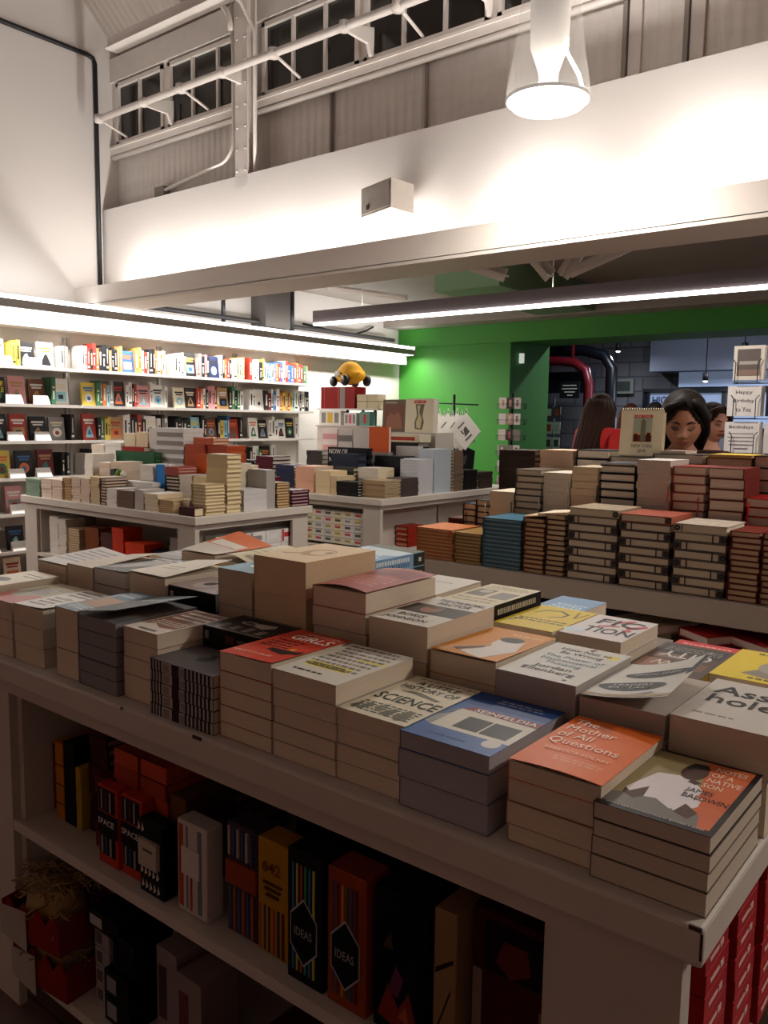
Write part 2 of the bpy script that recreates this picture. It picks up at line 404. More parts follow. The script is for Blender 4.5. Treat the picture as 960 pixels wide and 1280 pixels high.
# ledge under the band wall: open trough with uplights
LEDM = mat('e6ddd3', .55, noise=.02, scale=3)
b = MB().box(-6.85, X1, 4.15, 4.17, 2.405, 2.555, LEDM).box(-6.85, X1, 4.15, 4.53, 2.385, 2.41, LEDM).box(-6.85, X1, 4.168, 4.19, 2.41, 2.43, LEDM)
struct(b.build('trim_ledge'))
def glow(h, s): return mat(h, .5, emit=s, noise=0)
spots = [(-6.1, 1.0), (-5.35, 1.0), (-4.6, 1.0), (-3.9, .9), (-3.35, .6), (-2.42, 1.5), (-1.38, 1.9), (-.4, 1.5), (.6, 1.5), (1.6, 1.5)]
for k, (x, p) in enumerate(spots):
    nm = ['in the left corner', 'second from the left corner', 'third from the left corner', 'left of the speaker', 'right of the speaker', 'under the pendant', 'right of the pendant', 'beyond the right picture edge', 'farther beyond the right edge', 'farthest right on the ledge'][k]
    t = thing('uplight', 'ledge uplight washing the white band wall, '+nm, 'lamp', (x, 4.27, 2.412), 0, 'uplights in the ledge')
    MB().box(-.09, .09, -.05, .05, 0, .03, LEDM).build('housing', t)
    MB().box(-.08, .08, -.04, .04, .03, .034, glow('ffffff', 6)).build('diffuser', t)
    area('uplight_lamp', t, (0, 0, .04), .55 if x < -3.5 else .22, P_LEDGE*p, (1, .95, .91), (math.pi-.25, 0, 0), .07)
# lower ceiling zone behind
LC = mat('8f877f', .7, noise=.12, scale=2)
struct(MB().box(-6.85, X1, 4.53, 8.9, 2.9, 2.95, LC).build('ceiling'))
struct(MB().box(-6.85, X1, 8.55, 8.86, 2.63, 2.9, mat('9c948c', .6)).build('trim_far_soffit'))
tag(MB().box(-6.3, X1, 5.05, 5.2, 2.68, 2.9, mat('7a716b', .6)).box(-6.3, X1, 5.0, 5.25, 2.675, 2.69, mat('7a716b', .6)).build('ceiling_beam'), 'grey steel beam across the low ceiling behind the white ledge', 'beam')
def brace(p, q, lab, r=.04):
    d = Vector(q)-Vector(p); L = d.length; d.normalize(); z = Vector((0, 0, 1)); s_ = d.cross(z).normalized(); u = s_.cross(d)
    M = Matrix((( *s_, 0), (*d, 0), (*u, 0), (0, 0, 0, 1))).transposed(); M.translation = Vector(p)
    o = MB().box(-r, r, 0, L, -.006, .006, STEEL, M).box(-.006, .006, 0, L, -r, r, STEEL, M).build('steel_brace'); tag(o, lab, 'brace')
brace((-3.20, 5.6, 2.80), (-2.93, 5.6, 2.50), 'cream steel brace leaning right, left arm of the V above the strip light', .055)
brace((-2.60, 5.65, 2.85), (-2.86, 5.65, 2.50), 'cream steel brace leaning left, right arm of the V above the strip light', .055)
brace((-4.0, 5.5, 2.80), (-3.25, 5.5, 2.52), 'long cream brace descending left of the V above the strip light', .05)
brace((-2.75, 5.55, 2.50), (-1.5, 5.55, 2.895), 'long cream brace rising right of the V above the strip light', .04)
brace((-6.05, 6.6, 2.83), (-5.0, 6.6, 2.63), 'pale flat bar under the low ceiling near the left wall', .03)
tag(MB().box(-5.5, -4.6, 5.8, 6.05, 2.72, 2.9, BLK).build('ceiling_vent'), 'dark rectangular opening in the low ceiling above the strip light', 'vent')
tag(MB().box(-4.6, -3.9, 6.5, 8.5, 2.64, 2.89, mat('6f8a68', .6)).build('ceiling_duct'), 'greenish grey duct under the low ceiling behind the strip light', 'duct')
# linear strip light hanging in front of the green wall
t = thing('strip_light', 'long grey suspended strip light in front of the green wall', 'lamp', (0, 0, 0))
BX = mat('6d6468', .5)
MB().box(-5.79, 3.5, 6.1, 6.22, 2.385, 2.505, BX).build('housing', t)
MB().box(-5.77, 3.5, 6.085, 6.16, 2.362, 2.385, glow('fffaf2', 7)).build('diffuser', t)
o = area('ceiling_fill', t, (-1.2, 6.16, 2.52), 9.2, P_BEAM*.22, (1, .95, .9), (math.pi, 0, 0), .05)  # upward light added to brighten the low ceiling
area('strip_lamp', t, (-1.2, 6.12, 2.355), 9.2, P_BEAM, (1, .95, .9), (0, 0, 0), .05)
b = MB()
for x in (-5.2, -3.2, -1.2, .8, 2.8): b.tube([(x, 6.16, 2.505), (x, 6.16, 2.9)], .003, STEEL, 6)
b.build('hanging_rods', t)
# dark pillar and black pipes on the left wall
b = MB().box(-6.85, -6.62, 6.25, 6.62, 2.42, 2.9, mat('5b5652', .6)); tag(b.build('ceiling_duct'), 'dark grey box duct on the left wall above the light channel', 'duct')
pipe('black vertical pipe right of the dark box duct', [(-6.7, 6.72, 2.42), (-6.7, 6.72, 2.9)], .03, BLK)
pipe('black vertical pipe left of the dark box duct', [(-6.72, 5.75, 2.42), (-6.72, 5.75, 2.9)], .022, BLK)
pipe('dark horizontal pipe above the wall light channel', [(-6.72, 4.6, 2.47), (-6.72, 8.6, 2.47)], .025, mat('3b3838', .5))
tag(MB().tube([(-6.8, 7.0, 2.53), (-6.78, 7.4, 2.50), (-6.79, 7.9, 2.49), (-6.8, 8.15, 2.56), (-6.82, 8.3, 2.62)], .012, BLK, 8).build('cable'), 'black cable sagging along the left wall near the green wall', 'cable')
# wall light along the bookshelves: bulkhead and channel
struct(MB().box(-6.85, -6.62, .2, 8.75, 2.165, 2.30, WHITE).build('trim_bulkhead'))
t = thing('wall_light_channel', 'long grey light channel hung above the wall bookshelves', 'lamp', (0, 0, 0))
b = MB(); yv = .2
while yv < 8.7:
    e = min(yv+1.95, 8.74); b.box(-6.55, -6.47, yv, e, 2.285, 2.35, mat('aaa49e', .5)); yv += 1.96
b.build('housing', t)
MB().box(-6.54, -6.48, .2, 8.74, 2.352, 2.385, glow('ffffff', 5)).build('diffuser', t)
MB().box(-6.6, -6.5, .2, 8.74, 2.278, 2.285, glow('ffffff', 3)).build('lower_diffuser', t)
b = MB()
for k in range(5): b.box(-6.62, -6.55, 1.2+k*1.7, 1.24+k*1.7, 2.30, 2.32, BLK)
b.build('bracket', t)
area('channel_lamp', t, (-6.49, 4.5, 2.27), 8.5, P_WALL, (1, .95, .9), (0, -.55, math.pi/2) if False else (0, 0, 0), .06).rotation_euler = (0, 0, math.pi/2)
for y_, L_ in ((2.1, 3.6), (6.7, 3.9)): area('channel_uplamp', t, (-6.5, y_, 2.395), L_, P_WALL*.07, (1, .95, .92), (0, 0, 0), .06).rotation_euler = (math.pi, 0, math.pi/2)
# green wall and passage
struct(MB().box(-6.85, -5.157, 8.9, 9.9, 0, 2.95, GREEN).build('wall_far'))
struct(MB().box(-5.157, X1, 8.9, 9.9, 2.43, 2.95, GREEN).box(-6.85, X1, 8.87, 8.9, 2.40, 2.64, GREEN).build('wall_header'))
struct(MB().box(-5.15, -5.10, 9.1, 9.14, 2.16, 2.28, glow('dfe6e0', .6)).build('trim_sensor'))

# pendant lamps
GLASS = mat('f4f2ee', .04, noise=0, trans=.0, alpha=.16, spec=.8)
REFL = mat('efe9e2', .4, noise=.01, emit=.25)  # faint glow stands in for lamp light falling on the reflector
def pendant(x, y, z, lab, p, bell=None):
    bell = P_BELL if bell is None else bell
    t = thing('pendant_lamp', lab, 'lamp', (x, y, z), 0, 'bell pendants'); t.scale = (.87, .87, .95)
    MB().lathe([(0, -.03), (.1, -.027), (.19, -.012), (.215, .012), (.0, .012)], glow('fffaf2', 9), 40).build('diffuser', t)
    MB().lathe([(.216, .010), (.223, .010), (.223, .024), (.216, .024), (.216, .010)], mat('f0ece6', .3, emit=.25), 40).build('rim', t)  # rim glows faintly to imitate light from inside the glass
    MB().lathe([(.222, .03), (.215, .10), (.195, .2), (.17, .34), (.15, .5), (.14, .66)], GLASS, 40).build('glass_bell', t)
    MB().lathe([(.05, .03), (.052, .14), (.075, .2), (.10, .26), (.105, .42), (.105, .66), (.0, .66)], REFL, 28).build('reflector', t)
    b = MB().tube([(.04, 0, .03), (.04, 0, .1), (.035, .0, .2), (.03, 0, .26)], .006, glow('fffaf0', 4), 6)
    b.tube([(.2, 0, .03), (.175, 0, .1), (.13, 0, .17), (.1, 0, .22), (.11, 0, .28)], .009, glow('fffaf0', 6), 6, radii=[.008, .010, .010, .010, .003]); b.build('glow_curves', t)  # glowing curves drawn inside the bell
    MB().tube([(0, 0, .66), (0, 0, 1.6)], .012, STEEL, 8).build('stem', t)
    area('pendant_light', t, (0, 0, -.04), .36, p, (1, .93, .86))
    area('roof_fill', t, (0, 0, .70), .2, bell, (1, .94, .91), (math.pi, 0, 0))  # extra light added above the bell to brighten roof and upper wall
pendant(-1.93, 3.6, 2.9, 'bell shaped glass pendant lamp glowing in front of the white wall', P_PEND)
pendant(1.6, 3.4, 2.9, 'added bell shaped glass pendant lamp, unseen to the right of the picture', P_PEND*1.9)  # out-of-view pendant added to light the right-facing sides of the stacks
# loudspeaker
t = thing('loudspeaker', 'small beige wedge loudspeaker fixed to the white band wall', 'speaker', (-3.42, 4.29, 2.83), -.30)
SP = mat('bdb4aa', .5)
b = MB().prism([(-.17, -.09), (.17, -.09), (.12, .12), (-.12, .12)], 'z', -.085, .095, SP); o = b.build('body', t)
MB().box(-.155, .155, -.094, -.088, -.07, .08, mat('b0a79d', .7, scale=120, noise=.3)).build('grille', t)
MB().box(-.10, -.07, -.097, -.093, -.05, -.02, BLK).build('badge', t)
MB().tube([(0, .1, 0), (.02, .16, 0)], .02, SP).build('bracket', t)
# ================================================================ wall bookshelves
ZS = [1.838, 1.528, 1.225, .92, .625, .315, .03]
BAY = [(2.12, 3.06), (3.08, 4.045), (4.065, 5.03), (5.05, 6.0), (6.02, 6.97)]
bname = ['leftmost bay', 'bay with the price cards', 'second visible bay', 'third visible bay', 'last bay before the green wall']
for i, (y0, y1) in enumerate(BAY):
    t = thing('bookshelf', 'white wall bookshelf, '+bname[i], 'shelf', (-6.85, y0, 0), 0, 'white wall bookshelves')
    for z in ZS:
        o = MB().box(0.002, .25, 0, y1-y0, z-.022, z, WHITE).box(.246, .252, 0, y1-y0, z-.024, z+.002, WHITE).build('shelf_board', t)
    for yy_ in (.0, y1-y0-.02): MB().box(0.001, .02, yy_, yy_+.02, 0, 2.12, mat('b9b4ae', .5)).build('upright', t)
    MB().box(0.0005, .008, .02, y1-y0-.02, 0, 1.5, mat('cfc9c2', .6)).build('back_panel', t)
PAL = dict(w='ece8e2', k='1f1f22', r='a3352c', o='d4703c', y='d8bf55', b='3d699e', g='3f6f50', t='b08a5c', p='d99a9b', n='6f452c', c='8cc0cc', e='8d8b88', m='6a1f26', l='c9dc6a', i='e9dcc0', d='1f2a52')
WN = dict(w='white', k='black', r='red', o='orange', y='yellow', b='blue', g='green', t='tan', p='pink', n='brown', c='pale blue', e='grey', m='maroon', l='lime', i='ivory', d='navy')
rows = {
 (1, 0): 'WWyyKWwe', (1, 1): 'EKPNgW', (1, 2): 'DKRKEk', (1, 3): 'IYKMkk', (1, 4): 'KPew', (1, 5): 'WKkw', (1, 6): 'WIkkw',
 (2, 0): 'wprkrokkktkkttBtywrwkkowow', (2, 1): 'YggoceKwwkrpPwWw', (2, 2): 'RkgyyTwwkkrkWwkwl', (2, 3): 'wkwwkkwr', (2, 4): 'wekwtpwi',
 (3, 0): 'wwwiKpekpkDwkorkwwywt', (3, 1): 'IKrowkppmtTkgkgw', (3, 2): 'kkkkkCkkNkycbRk', (3, 3): 'kkwkwckkwk', (3, 4): 'wktwwe',
 (4, 0): 'rwwwkywcbwborbwrbbrorrgoo', (4, 1): 'wwWkmwbwoytrycwwkwkk', (4, 2): 'WKwwwWKw', (4, 3): 'kwwgKw', (4, 4): 'wktw'}
bays = {1: 'in the bay with price cards', 2: 'in the second visible bay', 3: 'in the third visible bay', 4: 'in the last bay'}
shn = ['top shelf', 'second shelf', 'third shelf', 'fourth shelf', 'fifth shelf', 'sixth shelf', 'lowest shelf']
NUM = ['first', 'second', 'third', 'fourth', 'fifth', 'sixth', 'seventh', 'eighth', 'ninth', 'tenth', 'eleventh', 'twelfth', 'thirteenth', 'fourteenth', 'fifteenth', 'sixteenth']
def spine_book(c, w, hgt, d, k):
    """upright book, spine towards +X; local x = depth back from spine, y = thickness, z = height"""
    key = ('sp', c, w, hgt, k)
    if key in BMC: return BMC[key]
    b = MB(); m = spineset(PAL[c]); th = .002
    b.box(-.0, .0025, 0, w, 0, hgt, m).box(-d, 0, 0, th, 0, hgt, m).box(-d, 0, w-th, w, 0, hgt, m)
    b.box(-d+.004, 0, th, w-th, .003, hgt-.003, page('e2d8c6'))
    lm = spineset('e8e0d0' if c in 'krbgmndoet' else '2a2626')
    if k % 3 == 0: b.box(.0025, .003, w*.3, w*.7, hgt*.25, hgt*.8, lm)
    elif k % 3 == 1: b.box(.0025, .003, w*.2, w*.8, hgt*.6, hgt*.66, lm).box(.0025, .003, w*.35, w*.65, hgt*.2, hgt*.5, lm)
    else: b.box(.0025, .003, w*.1, w*.9, hgt*.12, hgt*.2, lm).box(.0025, .003, w*.4, w*.6, hgt*.3, hgt*.85, lm)
    BMC[key] = b.mesh('book'); return BMC[key]
def face_book(c, w, hgt, seed, lean=.12):
    r = random.Random(seed); b = MB(); m = spineset(PAL[c]); t = .022
    M = Matrix.Rotation(-lean, 4, 'Y')
    b.box(-t, 0, 0, w, 0, hgt, m, M); b.box(-t+.003, -.003, .003, w+.0004, .003, hgt+.0006, page('e2d8c6'), M)
    def q(y0, y1, z0, z1, col, e): b.box(0, e, y0*w, y1*w, z0*hgt, z1*hgt, spineset(PAL[col]), M)
    a, c2, c3 = r.choice('wkyriobt'), r.choice('wkoctgpe'), r.choice('krwbm')
    if a == c: a = 'w' if c != 'w' else 'o'
    q(.12, .88, .72, .80, a, .0008); q(.2, .8, .62, .68, a, .0008)
    sh = r.choice([0, 1, 2])
    if sh == 0:
        pts = [(.5+.3*math.cos(i*.524), .34+.2*math.sin(i*.524)) for i in range(12)]
    elif sh == 1: pts = [(.2, .1), (.8, .1), (.7, .3), (.56, .55), (.4, .5), (.25, .3)]
    else: pts = [(.15, .15), (.85, .15), (.85, .5), (.15, .5)]
    b.add([tuple(M @ Vector((.001, y*w, z*hgt))) for y, z in pts], [tuple(range(len(pts)))], spineset(PAL[c2]))
    b.add([tuple(M @ Vector((.0014, (.5+(y-.5)*.45)*w, (.3+(z-.3)*.45)*hgt))) for y, z in pts], [tuple(range(len(pts)))], spineset(PAL[c3]))
    return b.mesh('book')
nb = 0
for (bay, sh), toks in rows.items():
    y0, y1 = BAY[bay]; y = y0+.025; z = ZS[sh]+.0005; cnt = {}; k = 0; r = random.Random(bay*10+sh)
    avail = y1-y0-.05; nf = sum(c.isupper() for c in toks); nsp = len(toks)-nf
    fw = .135 if bay > 1 else .15; gap = 0
    sw = (avail-nf*fw)/max(1, nsp) if bay > 1 else .03
    if bay == 1: gap = max(0, (avail-nf*fw-nsp*.03)/max(1, len(toks)))
    sw = max(.016, min(.05, sw))
    for c in toks:
        up = c.isupper(); c = c.lower(); key = (c, up); cnt[key] = cnt.get(key, 0)+1
        if up:
            hgt = r.uniform(.2, .235); nm = 'face-out %s book, %s such' % (WN[c], NUM[cnt[key]-1])
            o = link('book', face_book(c, fw-.006, hgt, bay*100+sh*10+k), None, (-6.66 if bay > 1 else -6.70, y+.003, z)); y += fw+gap
            if (bay, sh, k) == (1, 1, 1):
                q = link('lettering', text_mesh('THE\nHIKE', .11, .09, spineset('e3d84a'), bold=.02, up='z', origin=(.07, .14), z0=-.004), o, (-.014, 0, 0)); q.rotation_euler = (0, -.12, 0); q.rotation_euler = (.12, 0, math.pi/2)
        else:
            wd = round(sw*r.choice([.75, .9, 1, 1.1, 1.25]), 4); hgt = round(r.choice([.19, .2, .21, .225, .235]), 3)
            if y+wd > y1-.022: continue
            o = link('book', spine_book(c, wd-.0008, hgt, .16, k), None, (-6.645-r.uniform(0, .012), y, z)); y += wd+gap*.3
            nm = '%s spine, %s %s one' % (WN[c], NUM[min(15, cnt[key]-1)], WN[c])
        tag(o, '%s on the %s %s' % (nm, shn[sh], bays[bay]), 'book', 'books on the wall shelves'); k += 1; nb += 1
# white price cards in front of the face-out books
CARD = mat('f4f2ee', .5)
for sh in range(0, 6):
    for k in range(3 if sh else 2):
        y = 3.16+k*.235+(.16 if sh == 0 else 0)
        b = MB().prism([(0, 0), (.05, .0), (.006, .075)], 'y', 0, .13, CARD)
        o = b.build('price_card', None, (-6.655, y, ZS[sh]+.001))
        tag(o, 'white tented price card, %s from left on the %s' % (NUM[k], shn[sh]), 'card', 'price cards on the shelf')
# ================================================================ display tables
TBL = mat('c9c0b4', .5, noise=.05, scale=5); TBL2 = mat('c2b8ac', .6, noise=.05, scale=5)
CHIP = mat('3c2a24', .7)
def display_table(lab, x0, x1, y0, y1, shelf_z=.475, low_z=.115, legw=.167, lw=None, top=.87, lt=.049, mid=None):
    t = thing('display_table', lab, 'table', (x0, y0, 0), 0, 'white display tables'); W = x1-x0; D = y1-y0
    bevel(MB().box(0, W, 0, D, top-lt, top, TBL).build('tabletop', t), .005)
    a = .02; ap = top-lt-.034; lw = lw or legw
    MB().box(a, W-.027, a, a+.02, ap, top-lt, TBL2).box(a, W-.027, D-a-.02, D-a, ap, top-lt, TBL2).box(a, a+.02, a+.02, D-a-.02, ap, top-lt, TBL2).box(W-.047, W-.027, a+.02, D-a-.02, ap, top-lt, TBL2).build('apron', t)
    for xx, ww in ((a, lw), (W-.027-legw, legw)):
        for yy0 in (a, D-a-.02): MB().box(xx, xx+ww, yy0, yy0+.02, 0, ap, TBL2).build('leg_panel', t)
    for xx in (a, W-.047):
        for yy0 in (a+.02, D-a-.14): MB().box(xx, xx+.02, yy0, yy0+.12 if yy0 > .1 else yy0+.012, 0, ap, TBL2).build('end_panel', t)
    if mid:
        for m_ in mid: MB().box(m_-.05, m_+.05, a, a+.02, 0, ap, TBL2).build('leg_panel', t)
    for z in (shelf_z, low_z):
        if z: MB().box(a+.02, W-.047, a+.0012, D-a-.0012, z-.024, z, TBL).build('shelf', t)
    MB().box(a+lw, W-.027-legw, D/2-.01, D/2+.01, low_z or .1, ap, TBL2).build('divider', t)
    MB().box(a+lw, a+lw+.02, a+.02, D-a-.02, low_z or .1, ap, TBL2).build('inner_panel', t)
    MB().box(W-.047-legw, W-.027-legw, a+.02, D-a-.02, low_z or .1, ap, TBL2).build('inner_panel', t)
    return t
T = display_table('large white display table in the foreground covered with paperback stacks', -2.17, -.256, .906, 1.88, legw=.167, lw=.30)
# worn chips along the front edge
for q in ((1.9105, 1.9135, -.0004, .001, .832, .864), (1.897, 1.9115, -.0004, .002, .865, .8702), (1.02, 1.045, -.0005, .001, .863, .8695), (.80, .808, -.0005, .001, .864, .8695)):
    MB().box(*q, CHIP).build('paint_chip', T)
display_table('white display table on the left, in front of the wall shelves', -5.70, -3.75, 2.99, 3.96, legw=.16)
display_table('white display table in the middle, farthest back near the taxi toy', -5.62, -3.69, 4.61, 6.55, legw=.16)
# long low-lipped table on the right
t = thing('display_table', 'long white display table on the right piled with notebooks', 'table', (-2.12, 2.82, 0), 0, 'white display tables')
bevel(MB().box(0, 4.2, 0, .86, .765, .85, TBL).build('tabletop', t), .004)
for xx in (.03, 2.0, 4.0): MB().box(xx, xx+.17, .03, .05, 0, .765, TBL2).build('leg_panel', t)
MB().box(.03, 4.17, .03, .83, .43, .455, TBL).build('shelf', t); MB().box(.03, 4.17, .03, .83, .09, .115, TBL).build('shelf', t)
MB().box(.03, 4.17, .80, .83, 0, .765, TBL2).build('back_panel', t)
MB().box(.03, .05, .05, .80, 0, .765, TBL2).build('end_panel', t)

# ================================================================ foreground paperbacks
CR = 'd9c9b2'; GY = 'b5b0ae'; WH = 'd2c8bb'
c0 = lambda a, p=2.0: (lambda u, v: a*(u**p))
lift = lambda a: (lambda u, v: a*max(0, u-.15)**1.6*(.4+.6*(1-v)))
near = lambda a: (lambda u, v: a*(u*(1-v))**1.5)
P = paper_stack
P(-2.115, -1.985, .935, 1.14, .145, 3, 'e6ddc8', CR, 'cream paperback with a dark oval on its cover, left edge of the front row', 'left of the pink cover',
  [('ell', .35, .45, .28, .10, '55514c'), ('rect', .3, .8, .9, .83, '7d766b'), ('rect', .45, .7, .95, .73, '8d867b')])
P(-1.975, -1.838, .935, 1.135, .130, 3, 'b9b29a', CR, 'paperback with pink lower half and sketchy olive cover', 'with the pink and olive cover',
  [('rect', 0, 0, 1, .42, 'b56a62'), ('poly', [(.1, .3), (.5, .25), (.85, .5), (.5, .7), (.2, .6)], '9b9588'), ('lines', .15, .45, .9, .75, 5, '6d6a62'), ('rect', .5, .8, .9, .86, 'cbc5a8')])
P(-1.829, -1.702, .935, 1.125, .133, 3, 'ddd8d0', CR, 'white paperback with brown handwritten lettering across its cover', 'with the white handwritten cover',
  [('lines', .1, .62, .9, .95, 3, '6b5f55'), ('lines', .1, .1, .7, .55, 4, '55504a'), ('poly', [(.3, .5), (.5, .56), (.75, .5), (.6, .44)], 'a89f92')], curl=near(.006))
P(-1.655, -1.568, .938, 1.14, .152, 2, '6f7f88', CR, 'blue grey paperback with an orange photo block, partly tucked under a black cover', 'with the orange photo block',
  [('rect', .1, .25, .95, .62, 'a07a58'), ('rect', 0, .72, .8, .95, '8fa3b0'), ('lines', .1, .08, .9, .24, 3, 'c9d0d6'), ('lines', .15, .74, .75, .92, 2, 'dfe4e6')], ts=[.06, .09])
P(-1.560, -1.424, .935, 1.14, .150, 5, '2b2c2f', '8c8888', 'grey-paged paperback whose dark cover curls up over its neighbour', 'with the curled dark cover',
  [('lines', .2, .6, .9, .92, 3, '9aa7b0')], curl=lambda u, v: .006+.022*u*(1-.2*v), adj='grey-paged')
P(-1.417, -1.306, .948, 1.13, .146, 4, 'c4b3a4', CR, 'mass market paperback with a brown photo cover and white title', 'with the brown photo cover',
  [('rect', .05, .12, .95, .95, '8a6452'), ('poly', [(0, .0), (1, 0), (1, .25), (.6, .2), (.3, .3), (0, .2)], 'd9cfc4'), ('lines', .1, .55, .95, .9, 3, 'e8e0d6'), ('lines', .1, .3, .9, .48, 3, 'd9cfc4'), ('rect', .3, .05, .8, .1, '6a5f58')], ts=[.05, .035, .031, .03])
# spine-out stacks
def stripes(c, w, l, t):
    if 'stripes' not in BMC:
        b = MB(); k = cov('1a1718'); g = cov('8d8680'); e = .0012; wh = cov('b4aca4')
        b.box(-e*.5, 0, 0.001, l-.001, .001, t-.001, wh)
        for q in range(4): y = l-.006-q*.009; b.box(-e, 0, y-.004, y, 0, t, k)
        b.box(-e, 0, l*.52, l*.63, 0, t, cov('2c1a1a'))
        for q in range(7): y = .008+q*.011; b.box(-e, 0, y, y+.005, 0, t, k)
        b.box(-e, 0, l*.68, l*.77, t*.15, t*.8, g); b.box(-e, 0, l*.42, l*.5, t*.15, t*.8, g)
        BMC['stripes'] = b.mesh('spine_stripes')
    link('spine_stripes', BMC['stripes'], c)
P(-1.300, -1.115, .925, 1.045, .108, 5, '55504f', CR, 'dark grey paperback with a black splash on its cover and striped spine', 'with striped spines facing out',
  [('poly', [(.35, .55), (.5, .62), (.6, .52), (.72, .56), (.8, .44), (.66, .46), (.55, .40), (.4, .44)], '1d1b1c'), ('rect', .8, .42, .95, .44, '1d1b1c')], sp='F', spine_marks=stripes, adj='striped')
def blackspine(c, w, l, t):
    k = ('bs', l, t)
    if k not in BMC:
        BMC[k] = MB().box(-.0006, 0, l-.018, l-.006, t*.3, t*.75, cov('8f8c86')).box(-.0006, 0, l*.45, l*.6, t*.3, t*.7, cov('5b2a22')).box(-.0006, 0, l*.15, l*.4, t*.4, t*.6, cov('6b625c')).mesh('spine_print')
    link('spine_print', BMC[k], c)
P(-1.298, -1.128, 1.052, 1.163, .148, 4, '1b1816', CR, 'black paperback with a mask drawing and white lettering, black spines outwards', 'of black spines behind the stripes',
  [('ell', .62, .62, .10, .13, 'b8ada0'), ('ell', .62, .62, .055, .09, '3a302a'), ('poly', [(.45, .3), (.62, .2), (.78, .25), (.7, .5), (.5, .48)], 'b8ada0'), ('lines', .08, .08, .4, .92, 4, '8f857a'), ('rect', .03, .03, .06, .97, '8f857a'), ('rect', .94, .03, .97, .97, '8f857a')], sp='F', spine_marks=blackspine, adj='black-spined')
P(-1.110, -.979, .935, 1.137, .154, 5, 'c4402a', CR, 'red paperback with big white and black title', 'with the red cover',
  [('rect', .42, .30, .98, .37, '2a1512'), ('text', 'AMERICAN', .62, .90, .66, .06, 'e8b8a4'), ('text', 'GIRLS', .6, .76, .72, .15, 'efe2d4', {'bold': .02}), ('lines', .1, .38, .66, .66, 4, '3a1512'), ('poly', [(.5, .28), (.62, .34), (.78, .3), (.95, .42), (.98, .36), (.8, .24)], '1e1412'), ('rect', .72, .38, .8, .44, 'e0a63a'), ('text', 'NANCY JO SALES', .42, .13, .72, .05, 'efc9b4')], curl=lambda u, v: .004*(1-v)*u, ts=[.027, .031, .031, .031, .034])
P(-.975, -.834, .935, 1.137, .150, 5, 'cfc9bb', CR, 'white paperback of small print with yellow highlighted lines', 'with the yellow highlighted cover',
  [('rect', .12, .27, .80, .38, 'e3cf2f'), ('rect', .55, .62, .98, .66, 'd8c84a'), ('lines', .08, .28, .9, .98, 8, '77716a'), ('rect', .16, .285, .76, .315, '6b6320'), ('rect', .16, .34, .7, .365, '6b6320'), ('lines', .1, .10, .6, .17, 1, '2d2a28')], ts=[.028, .03, .03, .031, .033], j=.002)
P(-.839+.006, -.701, .938, 1.148, .116, 4, 'd6cdb4', CR, 'cream history of science paperback with line drawings along the bottom', 'with the science title',
  [('lines', .1, .92, .98, .98, 1, '8a8270'), ('text', 'A LITTLE', .52, .85, .62, .085, '4a4a40', {'bold': .015}), ('text', 'HISTORY OF', .52, .73, .84, .09, '4a4a40', {'bold': .012}), ('poly', [(.2, .61), (.45, .66), (.85, .58), (.8, .55), (.4, .6)], '77735f'), ('text', 'SCIENCE', .52, .43, .9, .15, '3e3e36', {'bold': .015}),
   ('poly', [(.05, .1), (.12, .24), (.16, .12), (.22, .26), (.3, .2), (.26, .08)], '6b695c'), ('poly', [(.34, .2), (.44, .3), (.5, .14), (.42, .1)], '8a8878'), ('poly', [(.5, .1), (.58, .24), (.66, .2), (.64, .06)], '6b695c'), ('poly', [(.68, .12), (.76, .28), (.84, .26), (.9, .08), (.78, .04)], '77735f'), ('lines', .08, .06, .94, .28, 5, '57554a')], j=.0015)
P(-.707+.004, -.551, .928, 1.153, .114, 3, '3f5f95', 'a7a5a6', 'blue paperback with a diner front and red sign on its cover', 'with the blue diner cover',
  [('rect', 0, .72, 1, 1, '23427c'), ('rect', .12, .22, 1, .60, 'cfc8b8'), ('poly', [(.12, .22), (.12, .5), (.02, .40), (.02, .25)], '8d938f'), ('rect', .32, .27, .6, .50, '33322e'), ('rect', .62, .27, .92, .50, '2b2a28'), ('poly', [(.14, .60), (.22, .68), (1, .68), (1, .58)], '7d2430'),
   ('text', 'SEINFELDIA', .62, .632, .70, .06, 'e8e4dc', {'bold': .03}), ('ell', .86, .17, .09, .07, 'c9c4bc'), ('lines', .3, .84, .85, .93, 2, '9fb0cf'), ('lines', .2, .08, .7, .12, 1, '2a4370'), ('poly', [(-.0, .42), (.12, .60), (.14, .585), (.02, .41)], '77807f')], ts=[.044, .043, .027], adj='grey-paged', j=.002)
P(-.529, -.397, .940, 1.152, .113, 4, 'd9692a', CR, 'orange paperback with a white serif title, slightly curled at the near corner', 'with the orange cover',
  [('text', 'The\nMother\nof All\nQuestions', .46, .66, .78, .52, 'f1d9c4', {'align': 'LEFT', 'space': .9}), ('text', 'REBECCA SOLNIT', .5, .31, .72, .045, 'f0b890'), ('lines', .3, .15, .9, .23, 2, 'e9a070')], curl=lambda u, v: .002+.003*math.sin(u*3.1)*(1-v), ts=[.024, .032, .032, .025], j=.002)
